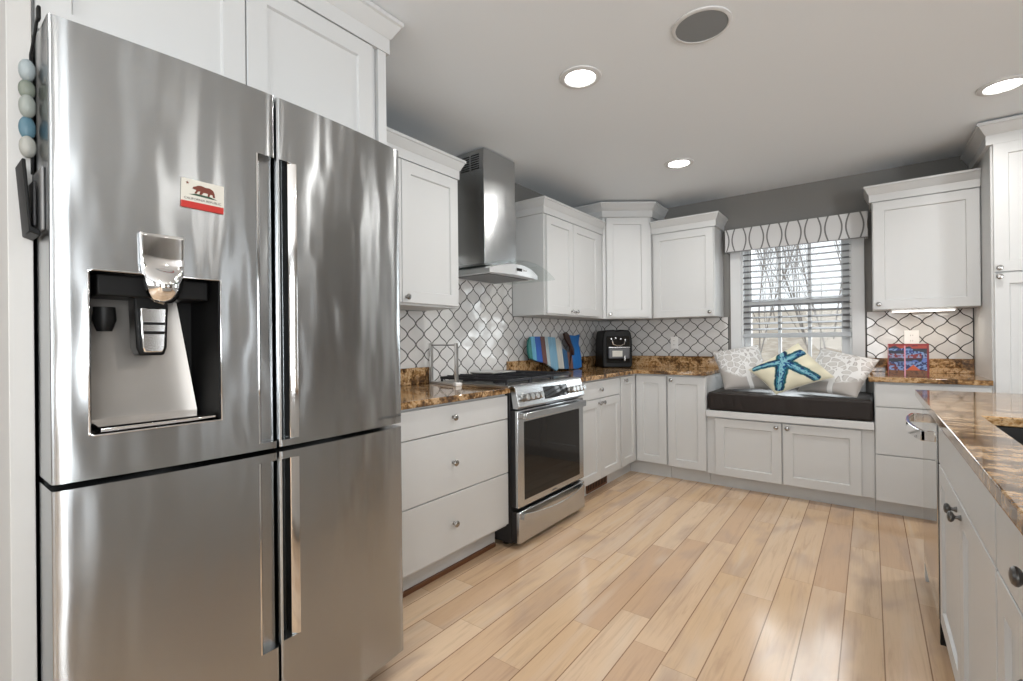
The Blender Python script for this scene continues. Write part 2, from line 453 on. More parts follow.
def sash(z0, z1, y):
    b = B(); xa, xb = WX0+.02, WX1-.02
    b.box(xa, xa+.055, y, y+.035, z0, z1).box(xb-.055, xb, y, y+.035, z0, z1).box(xa+.055, xb-.055, y, y+.035, z1-.04, z1).box(xa+.055, xb-.055, y, y+.035, z0, z0+.045)
    wx = (xb-xa-.11)
    for i in (1, 2):
        xc = xa+.055+wx*i/3; b.box(xc-.012, xc+.012, y+.006, y+.029, z0+.045, z1-.04)
    
    wpart('sash', b, 'trim', .001)
    wpart('glass_pane', B().box(xa+.04, xb-.04, y+.015, y+.019, z0+.04, z1-.035), 'glass', 0)
sash(1.455, 2.045, YB+.075); sash(.835, 1.495, YB+.038)

# cornice board over the window
vo_ = thing('window_valance', 'white cloth covered cornice with waving grey lines above the window', 'valance', (-.505, YB, 1.9275))
o = B().box(-.50, .50, -.115, -.095, 0, .195).box(-.50, .50, -.0949, -.006, .175, .195).box(-.50, -.48, -.0949, -.026, 0, .1749).box(.48, .50, -.0949, -.026, 0, .1749).done('board', 'valance', vo_, .004)
b = B().tube([(-.502, -.117, 0), (.502, -.117, 0)], .0035, 6); b.done('piping', 'greyplastic', vo_)
# blind
bl = thing('window_blind', 'white slatted blind let down over most of the window', 'blind', (-.5, YB, 1.20))
M['slat'] = Mat('faux wood with painted shade', (.11, .11, .113), .5)  # white slats, with their backlit shade put into the grey colour
M['rail'] = Mat('pale grey blind rail', (.42, .44, .46), .5)
B().box(-.385, .385, .004, .034, .80, .845).done('head_rail', 'trim', bl, .003)
B().box(-.388, .388, -.010, .036, -.019, .019).done('bottom_rail', 'rail', bl, .004)
sl0 = None
for i in range(15):
    zc = .054 + i*.0503
    if sl0 is None:
        sl0 = B().box(-.385, .385, -.0215, .0215, -.0017, .0017).done('slat', 'slat', bl); o = sl0
    else:
        o = sl0.copy(); C.objects.link(o)
    o.location = (0, .014, zc); o.rotation_euler = (math.radians(21), 0, 0)
for xx in (-.33, -.10, .12, .33):
    B().tube([(xx, -.012, 0), (xx, -.012, .80)], .0011, 5).tube([(xx, .036, .01), (xx, .036, .80)], .0011, 5).done('cord', 'trim', bl)
B().tube([(-.345, -.018, .80), (-.343, -.020, .16)], .0045, 6).done('tilt_wand', 'glass', bl)

# outdoors
gv = B(); 
pts = [(-14, 4.9, -1.6), (14, 4.9, -1.6), (14, 9, -1.2), (-14, 9, -1.2), (-26, 22, 1.5), (26, 22, 1.5), (-40, 40, 3.2), (40, 40, 3.2)]
vs = [gv.bm.verts.new(p) for p in pts]
for f in ((0, 1, 2, 3), (3, 2, 5, 4), (4, 5, 7, 6)): gv.bm.faces.new([vs[i] for i in f])
vb = [gv.bm.verts.new((p[0], p[1], p[2]-.4)) for p in pts]
for f in ((0, 3, 2, 1), (3, 4, 5, 2), (4, 6, 7, 5)): gv.bm.faces.new([vb[i] for i in f])
for e in ((0, 1), (1, 2), (2, 5), (5, 7), (7, 6), (6, 4), (4, 3), (3, 0)): gv.bm.faces.new((vs[e[0]], vb[e[0]], vb[e[1]], vs[e[1]]))
struct(gv.done('ground', 'litter'))
def gz(y): return -1.4 + max(0, (y-8))*.2
def tree(x, y, h, label, seed):
    rnd = random.Random(seed); t = thing('bare_tree', label, 'tree', (x, y, gz(y)-.1), 0, 'bare trees beyond the window')
    tr, br = B(), B()
    def grow(p, d, L, r, lv):
        n = 5; pts = [p]; q_ = p; dd = d
        for i in range(n):
            dd = (dd + Vector((rnd.uniform(-.16, .16), rnd.uniform(-.16, .16), rnd.uniform(-.06, .12)))).normalized()
            q_ = q_ + dd*L/n; pts.append(q_)
        (tr if lv == 0 else br).tube(pts, r, 6 if lv < 2 else 4, taper=.45)
        if lv >= 3: return
        k = (20, 10, 8)[lv]
        for i in range(k):
            f = rnd.uniform(.25 if lv == 0 else .2, 1.0); idx = min(n-1, int(f*n)); pp = pts[idx].lerp(pts[idx+1], f*n-idx)
            a = rnd.uniform(0, 2*PI); out = Vector((math.cos(a), math.sin(a), rnd.uniform(.2, 1.1))).normalized()
            nd = (out*(.42 if lv == 0 else .55) + dd*.8).normalized()
            grow(pp, nd, L*rnd.uniform(.22, .36)*(1.25 if lv else 1.0), r*(1-.5*f)*.48, lv+1)
    grow(Vector((0, 0, 0)), Vector((rnd.uniform(-.08, .08), rnd.uniform(-.05, .05), 1)).normalized(), h, h*.0034, 0)
    tr.done('trunk', 'bark', t); br.done('branches', 'bark', t)
tree(-.55, 9.6, 5.6, 'nearest bare tree behind the right panes of the window', 3)
tree(-2.35, 13.2, 6.5, 'bare tree behind the left panes of the window', 5)
tree(-.75, 14.6, 7.0, 'bare tree further back behind the right panes', 8)
tree(-3.1, 18.6, 8.0, 'distant bare tree behind the left edge of the window', 21)
tree(-1.05, 20.2, 8.5, 'distant bare tree behind the right edge of the window', 11)
tree(-3.6, 25.5, 9.0, 'farthest bare tree low behind the middle panes', 31)

# ------------------------------------------------------------------ cabinets
def knob(parent, x, z, yface, mat='nickel'):
    pr = [(.0085, 0), (.0075, .004), (.005, .008), (.005, .013), (.0125, .017), (.0155, .021), (.0155, .024), (.012, .028), (.006, .0297), (0, .030)]
    return B().lathe(pr, (x, yface, z), (0, -1, 0), 20).done('knob', mat, parent)
def front_mesh(x0, x1, z0, z1, y0, y1, shaker, st=.062):
    b = B()
    if not shaker:
        b.box(x0, x1, y0, y1, z0, z1); return b
    bm = b.bm; stx = min(st, (x1-x0)*.27)
    def ring(ix, iz, y): return [bm.verts.new(p) for p in ((x0+ix, y, z0+iz), (x1-ix, y, z0+iz), (x1-ix, y, z1-iz), (x0+ix, y, z1-iz))]
    R = [ring(0, 0, y1), ring(0, 0, y0+.0015), ring(.0015, .0015, y0), ring(stx, st, y0), ring(stx+.004, st+.004, y0+.0095)]
    bm.faces.new(R[0])
    for a, d in zip(R, R[1:]):
        for i in range(4): bm.faces.new((a[i], a[(i+1) % 4], d[(i+1) % 4], d[i]))
    bm.faces.new(R[-1][::-1]); return b
CROWN = [(0, 0), (.020, 0), (.020, .058), (.026, .062), (.052, .108), (.060, .112), (.060, .128), (0, .128)]
CROWN_S = [(o_*.74, h_*.88) for o_, h_ in CROWN]
def crown(path, prof=CROWN):
    """mitred moulding along an open path of (x,y); outward is to the right of travel"""
    b = B(); P = [Vector((p[0], p[1])) for p in path]; rings = []
    for i, p in enumerate(P):
        d0 = (P[i]-P[i-1]).normalized() if i > 0 else None
        d1 = (P[i+1]-P[i]).normalized() if i < len(P)-1 else None
        n0 = Vector((d0.y, -d0.x)) if d0 else None; n1 = Vector((d1.y, -d1.x)) if d1 else None
        if n0 is None: mvec = n1
        elif n1 is None: mvec = n0
        else:
            mvec = (n0+n1).normalized(); mvec = mvec/mvec.dot(n0)
        rings.append([b.bm.verts.new((p.x+mvec.x*o, p.y+mvec.y*o, h)) for o, h in prof])
    k = len(prof)
    for R0, R1 in zip(rings, rings[1:]):
        for i in range(k): b.bm.faces.new((R0[i], R0[(i+1) % k], R1[(i+1) % k], R1[i]))
    b.bm.faces.new(rings[0]); b.bm.faces.new(rings[-1][::-1]); return b
FT = .02
def cabinet(name, label, cat, loc, rz, wd, dp, h, toe=0., toeback=.08, fronts=(), crownpath=None, crownz=None, knobmat='nickel', group=None, body=True):
    """local frame: x along the front from the left, y into the cabinet, z up; carcass front at y=0"""
    t = thing(name, label, cat, loc, rz, group)
    if body:
        b = B().box(0, wd, 0, dp, toe, h); b.done('body', 'white', t, .0015)
        if toe: B().box(0, wd, toeback, dp, 0.0, toe-.001).done('toe_kick', 'toe', t)
    for kind, x0, x1, z0, z1, kx, kz in fronts:
        f = front_mesh(x0, x1, z0, z1, -FT, -.0004, kind == 'door').done('door' if kind == 'door' else 'drawer_front', 'white', t, 0 if kind == 'door' else .0018)
        if kx is not None: knob(f, kx, kz, -FT, knobmat)
    if crownpath:
        o = crown(crownpath, CROWN if crownz > .8 or crownz < .5 else CROWN_S).done('crown_molding', 'white', t); o.location = (0, 0, crownz)
    return t
LF = -1.65           # carcass front plane, left run
R90 = PI/2
# left base drawers
cabinet('base_cabinet', 'white base cabinet of three slab drawers between fridge and range', 'cabinet', (LF, 1.195, 0), R90, .917, .597, .882, .13, .085,
        [('drawer', .004, .913, .740, .868, .475, .806), ('drawer', .004, .913, .438, .735, .475, .585), ('drawer', .004, .913, .148, .433, .475, .288)])
tag(B().box(LF-.084, LF-.068, 1.2, 2.10, 0.0005, .022).done('foot_strip', 'brown', None, .002), 'brown strip along the foot of the left drawer cabinet', 'molding')  # thin brown strip at the floor in front of the toe kick
# base right of the range
cabinet('base_cabinet', 'white base cabinet with one drawer over two narrow doors right of the range', 'cabinet', (LF, 2.893, 0), R90, .724, .597, .882, .125, .075,
        [('drawer', .018, .718, .738, .868, .36, .803), ('door', .018, .366, .128, .733, .335, .702), ('door', .370, .718, .128, .733, .402, .702)])
# corner base: bifold door
t = thing('corner_cabinet', 'white corner base cabinet with folding door in the inner corner', 'cabinet', (LF, 3.62, 0))
pl = [(0, 0), (0, .33), (.29, .33), (.29, .925), (-.595, .925), (-.595, 0)]
B().prism(pl, .125, .882).done('body', 'white', t, .0015)
B().prism([(-.075, 0), (-.075, .405), (.29, .405), (.29, .925), (-.595, .925), (-.595, 0)], 0, .124).done('toe_kick', 'toe', t)
d1 = front_mesh(.012, .305, .128, .868, -FT, -.0004, True).done('door', 'white', t, xf=Matrix.Rotation(R90, 4, 'Z'))
kn = B().lathe([(.0085, 0), (.0075, .004), (.005, .008), (.005, .013), (.0125, .017), (.0155, .021), (.0155, .024), (.012, .028), (0, .030)], (FT, .085, .838), (1, 0, 0), 20).done('knob', 'nickel', d1)
front_mesh(.026, .286, .128, .868, .33-FT, .33-.0004, True).done('door', 'white', t)
BF = 3.95            # carcass front plane, back run
cabinet('base_cabinet', 'white single door base cabinet left of the window seat', 'cabinet', (-1.358, BF, 0), 0, .313, .595, .882, .115, .08,
        [('door', .008, .310, .122, .868, .042, .838)])
# window seat
t = cabinet('storage_bench', 'low white window seat cabinet with two wide doors under the window', 'bench', (-1.043, BF, 0), 0, 1.061, .595, .562, .107, .08,
        [('door', .066, .521, .111, .552, .490, .522), ('door', .531, .990, .111, .552, .560, .522)])
B().box(0.001, 1.060, -.033, .594, .5625, .612).done('seat_board', 'trim', t, .003)
cabinet('base_cabinet', 'white three drawer base cabinet right of the window seat', 'cabinet', (.0195, BF, 0), 0, .5545, .595, .882, .098, .08,
        [('drawer', .004, .550, .720, .868, .277, .795), ('drawer', .004, .550, .408, .715, .277, .56), ('drawer', .004, .550, .102, .403, .277, .25)])
# pantry
t = cabinet('pantry_cabinet', 'tall white pantry cabinet at the right edge with stacked doors', 'cabinet', (.575, BF, 0), 0, .66, .595, 2.31, .1, .08,
        [('door', .010, .650, 1.550, 2.300, .030, 1.572), ('door', .010, .650, .105, 1.542, .030, 1.520)], [(0, .594), (0, 0), (.66, 0), (.66, .594)][:3], 2.300)
# uppers, left wall
UF = -1.95; UD = .297
cabinet('wall_cabinet', 'white wall cabinet between the fridge cabinet and the range hood', 'cabinet', (UF, 1.195, 1.37), R90, .850, UD, .765, 0, 0,
        [('door', .004, .420, .012, .757, .350, .042), ('door', .424, .844, .012, .757, .446, .042)], [(0.0, 0), (.850, 0), (.850, UD)], .765)
cabinet('wall_cabinet', 'white two door wall cabinet right of the range hood', 'cabinet', (UF, 2.985, 1.37), R90, .975, UD, .765, 0, 0,
        [('door', .018, .411, .012, .757, .378, .040), ('door', .4165, .872, .012, .757, .448, .040)], [(0, UD), (0, 0), (.975, 0)], .765)
# diagonal corner wall cabinet
t = thing('corner_wall_cabinet', 'tall white diagonal wall cabinet in the corner reaching highest', 'cabinet', (-1.945, 3.965, 1.37))
W2 = Vector((.350, .272)); wl = W2.length; an = math.atan2(W2.y, W2.x)
B().prism([(0, 0), (.350, .272), (.350, .583), (-.302, .583), (-.302, 0)], 0, .930).done('body', 'white', t, .0015)
rotm = Matrix.Rotation(an, 4, 'Z')
dd_ = front_mesh(.030, wl-.030, .014, .922, -FT, -.0004, True).done('door', 'white', t, xf=rotm)
B().lathe([(.0085, 0), (.0075, .004), (.005, .008), (.005, .013), (.0125, .017), (.0155, .021), (.0155, .024), (.012, .028), (0, .030)], (.058, -FT, .042), (0, -1, 0), 20).done('knob', 'nickel', dd_, xf=rotm)
o = crown([(-.302, 0), (0, 0), (.350, .272), (.350, .583)]).done('crown_molding', 'white', t); o.location = (0, 0, .926)
# uppers, back wall
cabinet('wall_cabinet', 'white single door wall cabinet left of the window', 'cabinet', (-1.592, 4.255, 1.37), 0, .545, .292, .765, 0, 0,
        [('door', .018, .538, .000, .757, .508, .036)], [(0, 0), (.545, 0), (.545, .292)], .765)
cabinet('wall_cabinet', 'white single door wall cabinet right of the window', 'cabinet', (.017, 4.255, 1.37), 0, .556, .292, .765, 0, 0,
        [('door', .006, .550, .000, .757, .034, .036)], [(0, .292), (0, 0), (.556, 0)], .765)
# over-fridge cabinet with its side panels
t = cabinet('fridge_cabinet', 'deep white two door cabinet built over the fridge', 'cabinet', (-1.52, .203, 1.885), R90, .945, .727, .43, 0, 0,
        [('door', .004, .459, .012, .418, None, None), ('door', .463, .922, .012, .418, None, None)], [(-.002, 0), (.982, 0), (.982, .727)], .424)
tag(B().box(XL+.003, -1.502, 1.150, 1.188, 0, 2.308).done('end_panel', 'white', None, .0015), 'tall white panel closing the right side of the fridge', 'panel')
tag(B().box(XL+.003, -1.49, .160, .200, 0, 2.40).done('end_panel', 'panel', None, .0015), 'tall pale grey panel at the left edge beside the fridge', 'panel')

# ------------------------------------------------------------------ worktops
def slab(b, pts, z0=.8825, z1=.914): b.prism(pts, z0, z1); return b
o = slab(B(), [(-1.607, 1.192), (-1.607, 2.108), (XL+.004, 2.108), (XL+.004, 1.192)]).done('granite_worktop', 'granite', None, .004)
tag(o, 'golden brown granite worktop between the fridge and the range', 'worktop')
B().box(XL+.004, XL+.024, 1.192, 2.075, .9145, 1.017).done('splash_lip', 'granite', o, .002)
o = slab(B(), [(-1.607, 2.895), (-1.607, 3.905), (-1.030, 3.905), (-1.030, 4.526), (XL+.004, 4.526), (XL+.004, 2.895)]).done('granite_worktop', 'granite', None, .004)
tag(o, 'L-shaped golden brown granite worktop turning the corner', 'worktop')
B().box(XL+.004, XL+.024, 2.895, 4.52, .9145, 1.017).box(XL+.024, -1.030, 4.505, 4.526, .9145, 1.017).done('splash_lip', 'granite', o, .002)
o = slab(B(), [(-.012, 3.905), (.573, 3.905), (.573, 4.545), (-.012, 4.545)]).done('granite_worktop', 'granite', None, .004)
tag(o, 'short golden brown granite worktop right of the window seat', 'worktop')
B().box(-.012, .573, 4.522, 4.543, .9145, 1.017).done('splash_lip', 'granite', o, .002)

# tiled backsplashes
o = B().box(XL+.001, XL+.0035, 1.192, 4.545, .92, 1.368).box(XL+.001, XL+.0035, 2.075, 2.978, 1.368, 1.76).done('tile_backsplash', 'tileL'); tag(o, 'white arabesque tile backsplash behind the range and hood', 'backsplash')
o = B().box(XL+.004, -1.012, YB-.0035, YB-.001, .92, 1.368).done('tile_backsplash', 'tileB'); tag(o, 'white arabesque tile backsplash in the corner left of the window', 'backsplash'); B().box(-1.0119, -1.008, YB-.0045, YB-.001, 1.0175, 1.368).done('edge_trim', 'black', o)
o = B().box(-.018, .573, YB-.0035, YB-.001, .92, 1.368).done('tile_backsplash', 'tileR'); tag(o, 'white arabesque tile backsplash right of the window lit from above', 'backsplash'); B().box(-.022, -.0181, YB-.0045, YB-.001, 1.0175, 1.368).box(.5692, .573, YB-.0055, YB-.0036, 1.0175, 1.368).done('edge_trim', 'black', o)

# ------------------------------------------------------------------ fridge
FY0, FY1, FX, BOW = .204, 1.118, -1.345, .033
FM = (FY0+FY1)/2; FH = (FY1-FY0)/2
def fx(y): return FX + BOW*(1-((y-FM)/FH)**2)
fr = thing('refrigerator', 'large stainless steel four door refrigerator with ice dispenser', 'refrigerator', (-1.8, FM, 0))
XF_ = Matrix.Translation((1.8, -FM, 0))
XB = -1.480
B().box(-2.20, XB-.012, FY0+.012, FY1-.012, .05, 1.80).done('body', 'darkside', fr, .004, xf=XF_)
B().box(-2.15, -1.50, FY0+.05, FY1-.05, .004, .05).done('base_grille', 'black', fr, xf=XF_)
B().box(XB-.012, XB-.001, FY0+.02, FY1-.02, .08, 1.84).done('gasket', 'gap', fr, xf=XF_)
SPL = .6575
def profile(ya, yb, groove, pocket=None):
    """door outline (x,y) from ya to yb; groove=(y0 outer,y1,y2,y3) relative positions of a finger groove"""
    ys = list(np.linspace(ya, yb, 15)); pts = [(XB, ya)]
    r_ = .007
    def front(y): return (fx(y) - (max(0, r_-(y-ya))**2 + max(0, r_-(yb-y))**2)/(r_*1.3), y)
    ys = sorted(set([round(v, 5) for v in ys] + [round(ya+.003, 5), round(ya+.007, 5), round(yb-.003, 5), round(yb-.007, 5)]))
    skip = []
    if groove: skip.append((groove[0], groove[-1] if len(groove) == 4 else yb))
    if pocket: skip.append((pocket[0], pocket[1]))
    ev = []
    for y in ys:
        if not any(a-1e-6 < y < d_+1e-6 for a, d_ in skip): ev.append((y, [front(y)]))
    if groove:
        dg = .045
        if len(groove) == 2: ev.append((groove[0], [front(groove[0]), (fx(groove[1])-.028, groove[1]), (fx(yb)-.028, yb)]))
        else:
            g0, g1, g2, g3 = groove; ev.append((g0, [front(g0), (fx(g1)-dg, g1), (fx(g2)-dg, g2), (fx(g2)-.0115, g2+.0004), front(g3)]))
    if pocket:
        p0, p1 = pocket; ev.append((p0, [front(p0), (-1.466, p0+.012), (-1.466, p1-.012), front(p1)]))
    ev.sort(key=lambda e: e[0])
    for _, l in ev: pts += l
    pts.append((XB, yb)); return pts
GL = (.606, .619); GR = (.6652, .6670, .6945, .7120)
def door_mesh(ya, yb, segs):
    b = B()
    for z0, z1, g, p in segs: b.prism(profile(ya, yb, g, p), z0, z1)
    return b
DZ0, DZ1, DY0, DY1 = .985, 1.335, .264, .512
U0, U1_, L0, L1_ = .887, 1.862, .072, .873
ul = door_mesh(FY0, SPL-.003, [(U0, .905, None, None), (.905, DZ0, GL, None), (DZ0, DZ1, GL, (DY0, DY1)), (DZ1, 1.690, GL, None), (1.690, U1_, None, None)]).done('door', 'steel', fr, xf=XF_)
ur = door_mesh(SPL+.003, FY1, [(U0, .905, None, None), (.905, 1.690, GR, None), (1.690, U1_, None, None)]).done('door', 'steel', fr, xf=XF_)
ll = door_mesh(FY0, SPL-.003, [(L0, .335, None, None), (.335, .852, GL, None), (.852, L1_, None, None)]).done('door', 'steel', fr, xf=XF_)
lr = door_mesh(SPL+.003, FY1, [(L0, .345, None, None), (.345, .852, GR, None), (.852, L1_, None, None)]).done('door', 'steel', fr, xf=XF_)
ul['label'] = 'upper left door with the dispenser'; ll['label'] = 'lower left door'; ur['label'] = 'upper right door'; lr['label'] = 'lower right door'
for dr_, g, z0, z1, side in ((ul, GL, .905, 1.69, -1), (ll, GL, .335, .852, -1), (ur, GR, .905, 1.69, 1), (lr, GR, .345, .852, 1)):
    # chrome lining on the sloped flank of the finger groove, dark lining on its floor
    if side < 0:
        p, q_ = (fx(g[0])+.0012, g[0]-.003), (fx(g[1])-.027, g[1]+.001)
        B().prism([p, (p[0], p[1]+.004), (q_[0]+.002, q_[1]+.002), q_, (fx(g[0])-.002, g[0])], z0+.001, z1-.001).done('handle', 'chrome', dr_, xf=XF_)
    else:
        p, q_ = (fx(g[3])+.0012, g[3]+.003), (fx(g[2])-.0105, g[2]-.0006)
        B().prism([p, (p[0], p[1]-.0045), (q_[0]+.0012, q_[1]), (q_[0]-.001, q_[1]), (fx(g[3])-.001, g[3])], z0+.001, z1-.001).done('handle', 'chrome', dr_, xf=XF_)
        B().box(fx(g[1])-.0448, fx(g[1])-.042, g[1]+.0005, g[2]-.002, z0+.001, z1-.001).done('handle_liner', 'gap', dr_, xf=XF_)
# dispenser
b = B()
def rect_frame(b, y0, y1, z0, z1, w_, lift):
    for (a, d_, e, f) in ((y0-w_, y0, z0-w_, z1+w_), (y1, y1+w_, z0-w_, z1+w_), (y0, y1, z1, z1+w_), (y0, y1, z0-w_, z0)):
        b.box(min(fx(a), fx(d_))-.004, max(fx(a), fx(d_))+lift, a, d_, e, f)
rect_frame(b, DY0, DY1, DZ0, DZ1, .0035, .0025)
b.done('dispenser_frame', 'chrome', ul, .001, xf=XF_)
db = B(); n = 14; A_ = []
for i in range(n+1):
    t_ = i/n; s_2 = 2*t_-1; yb_, yt_ = .272+t_*.222, .280+t_*.180; bow = .010*(abs(s_2)**3)
    A_.append((db.bm.verts.new((-1.424+bow, yb_, DZ0+.012)), db.bm.verts.new((-1.460+bow, yt_, 1.285)), db.bm.verts.new((-1.4650, yt_, 1.285)), db.bm.verts.new((-1.4650, yb_, DZ0+.012))))
for P_, Q_ in zip(A_, A_[1:]):
    for i in range(4): db.bm.faces.new((P_[i], P_[(i+1) % 4], Q_[(i+1) % 4], Q_[i]))
db.bm.faces.new(A_[0]); db.bm.faces.new(A_[-1][::-1]); db.done('dispenser_back', 'bin', ul, xf=XF_)
B().box(-1.4655, -1.4645, DY0+.012, DY1-.012, DZ0+.001, DZ1-.001).done('dispenser_liner', 'black', ul, xf=XF_)
for y_, k in ((DY0, 1), (DY1, -1)):
    B().prism([(fx(y_)-.003, y_+k*.0006), (-1.4640, y_+k*.0126), (-1.4640, y_+k*.0140), (fx(y_)-.003, y_+k*.0020)], DZ0+.002, DZ1-.002).done('dispenser_side', 'black', ul, xf=XF_)
B().box(-1.4635, -1.347, DY0+.014, DY1-.014, 1.285, DZ1-.002).done('dispenser_hood', 'black', ul, .004, xf=XF_)
B().prism([(-1.4640, DZ0+.016), (-1.345, DZ0+.003), (-1.322, DZ0+.003), (-1.319, DZ0+.010), (-1.326, DZ0+.014), (-1.345, DZ0+.012), (-1.4640, DZ0+.024)], DY0+.014, DY1-.010, 'y').done('drip_tray', 'chrome', ul, .001, xf=XF_)
# pivoting tap cover: flat shield above, rounded cup below
bm = bmesh.new(); gx_, gz_ = 15, 27; yc, zt, zb_ = .391, 1.432, 1.268
grid = []
for j in range(gz_):
    f = j/(gz_-1); zz = zt + (zb_-zt)*f; rowv = []
    hw = .043 - .003*f
    if f > .55: hw = .040*math.sqrt(max(0.0, 1-((f-.55)/.45)**2.4))*.97 + .0015
    ctr = -.002 if f < .5 else .030*math.sin(PI*min(1, (f-.47)/.53))**.8
    for i in range(gx_):
        s = 2*i/(gx_-1)-1
        if f < .5: xo = .006*s*s + .012*max(0, f-.35)
        else: xo = ctr*(1-s*s*.85) + .002
        rowv.append(bm.verts.new((fx(yc)+.007+xo, yc+s*hw, zz)))
    grid.append(rowv)
for j in range(gz_-1):
    for i in range(gx_-1): bm.faces.new((grid[j][i], grid[j][i+1], grid[j+1][i+1], grid[j+1][i]))
bb = B(); bb.bm.free(); bb.bm = bm
o = bb.done('tap_cover', 'chrome', ul, xf=XF_, ang=60); md = o.modifiers.new('thick', 'SOLIDIFY'); md.thickness = .006; md.offset = -1
# ice chute and nozzle under it
B().prism([(-.034, 1.29), (.034, 1.29), (.030, 1.168), (.024, 1.150), (-.024, 1.150), (-.030, 1.168)], -1.408, -1.358, 'x').done('ice_chute', 'black', ul, .004, xf=XF_@Matrix.Translation((0, .381, 0)))
B().prism([(-.026, 1.262), (.026, 1.262), (.022, 1.168), (.018, 1.157), (-.018, 1.157), (-.022, 1.168)], -1.357, -1.346, 'x').done('paddle', 'chrome', ul, .003, xf=XF_@Matrix.Translation((0, .381, 0)))
B().box(-1.3455, -1.3430, .360, .402, 1.200, 1.207).box(-1.3455, -1.3430, .360, .402, 1.222, 1.228).done('paddle_bands', 'black', ul, xf=XF_)
B().lathe([(.020, 0), (.022, -.03), (.014, -.055), (0, -.055)], (-1.39, .300, 1.262), (0, 0, 1), 16).done('water_nozzle', 'black', ul, xf=XF_)
o = lettering('CHEF COLLECTION', .0125, 'door_lettering', 'letter', ur, (0, 0, 0), (0, 0, 0), .0004)
o.matrix_basis = XF_ @ Matrix.Translation((fx(1.003)+.0012, 1.003, .911)) @ Matrix.Rotation(math.radians(90)+math.atan2(-(fx(1.10)-fx(.99)), .11)*-1*-1, 4, 'Z') @ Matrix.Rotation(PI/2, 4, 'X')

# flag magnet
mg = thing('flag_magnet', 'small white flag magnet with red stripe and walking bear', 'magnet', (fx(.475)+.0005, .475, 1.507))
def flat(pts, t0, t1, name, mat): return B().prism(pts, t0, t1, 'x').done(name, mat, mg)
tilt = Matrix.Rotation(math.radians(1.0), 4, 'X')
flat([(-.046, .016), (.046, .016), (.046, .070), (-.046, .070)], .0005, .0035, 'panel', 'ivory')
flat([(-.046, 0), (.046, 0), (.046, .0158), (-.046, .0158)], .0005, .0035, 'stripe', 'red')
bear = [(x_*1.12, .036+(z_-.036)*1.12) for x_, z_ in [(-.021, .047), (-.019, .051), (-.014, .053), (-.011, .0555), (-.004, .0565), (.004, .0545), (.012, .0550), (.019, .0515), (.022, .045), (.0235, .036), (.019, .036), (.018, .041), (.014, .0415), (.012, .036), (.0085, .036), (.009, .042), (.001, .0425), (-.003, .037), (-.0075, .037), (-.006, .0435), (-.010, .0425), (-.013, .037), (-.017, .037), (-.0135, .045), (-.017, .0455)]]
flat(bear, .0035, .0041, 'bear_emblem', 'bear')
flat([(-.031, .0328), (-.014, .0370), (.014, .0362), (.031, .0310), (.020, .0306), (-.005, .0318)], .0035, .0039, 'grass_strip', 'green')
st5 = []
for i in range(10):
    r_ = .0042 if i % 2 == 0 else .0017; a = PI/2+i*PI/5; st5.append((-.034+r_*math.cos(a), .060+r_*math.sin(a)))
flat(st5, .0035, .0041, 'star', 'bear')
o = lettering('CALIFORNIA REPUBLIC', .0078, 'flag_lettering', 'ink', mg, (.0037, 0, .0205), (PI/2, 0, PI/2), .0002, 'CENTER')
mg.rotation_euler = (math.radians(-1.5), 0, math.atan2(-(fx(.526)-fx(.434)), .092))

# pebble string on the fridge side
ps = thing('pebble_string', 'string of five painted pebbles hanging on the fridge side', 'ornament', (-1.455, .1935, 1.585))
B().tube([(.045, .006, .300), (.020, .003, .255), (0, .0, .225), (0, .001, -.035)], .0028, 6).done('cord', 'black', ps)
B().box(.036, .055, .003, .0095, .285, .315).done('clip', 'black', ps, .003)
Mp = [Mat('pebble '+n, c, .45) for n, c in (('speckled white', (.26, .30, .31)), ('sage', (.14, .16, .13)), ('pale sage', (.22, .24, .22)), ('blue', (.06, .13, .17)), ('cream', (.28, .28, .255)))]
for i, (z_, rx, rz_, k) in enumerate(((.188, .020, .024, 0), (.148, .015, .022, 1), (.110, .018, .026, 2), (.064, .013, .026, 3), (.022, .017, .024, 4))):
    o = B().sphere((.002*(-1)**i, -.006, z_), rx, .014, rz_).done('pebble', None, ps); o.data.materials.clear(); o.data.materials.append(Mp[k].m)
mh = thing('magnetic_holder', 'black magnetic holder clipped to the fridge side under the pebbles', 'holder', (-1.425, .182, 1.40))
B().box(-.050, .040, .0165, .0215, .02, .155).done('back_plate', 'greyplastic', mh, .003)
B().prism([(-.011, .165), (-.005, .165), (.003, .026), (.0160, .020), (.0160, .008), (-.001, .014)], -.055, .03, 'x').done('pocket', 'black', mh, .002)
B().box(-.045, .02, .006, .012, .03, .125).done('inner_card', 'darkside', mh, .002)

# ------------------------------------------------------------------ range
RY0, RY1, RX = 2.124, 2.884, -1.572
rg = thing('gas_range', 'stainless slide-in gas range with black oven glass', 'range', (-1.9, (RY0+RY1)/2, 0), 0)
XR_ = Matrix.Translation((1.9, -(RY0+RY1)/2, 0))
def rp(b, n, m_, bev=0., par=None): return b.done(n, m_, par or rg, bev, xf=XR_)
rp(B().box(-2.235, -1.6265, RY0, RY1, .03, .904), 'body', 'darkside', .002)
rp(B().box(-2.235, -1.63, RY0-.001, RY1+.001, .905, .921), 'cooktop', 'steelflat', .003)
for yy in (RY0+.05, RY1-.05):
    for xx in (-2.18, -1.70):
        rp(B().lathe([(.018, 0), (.018, .03)], (xx, yy, 0), (0, 0, 1), 14), 'foot', 'black')
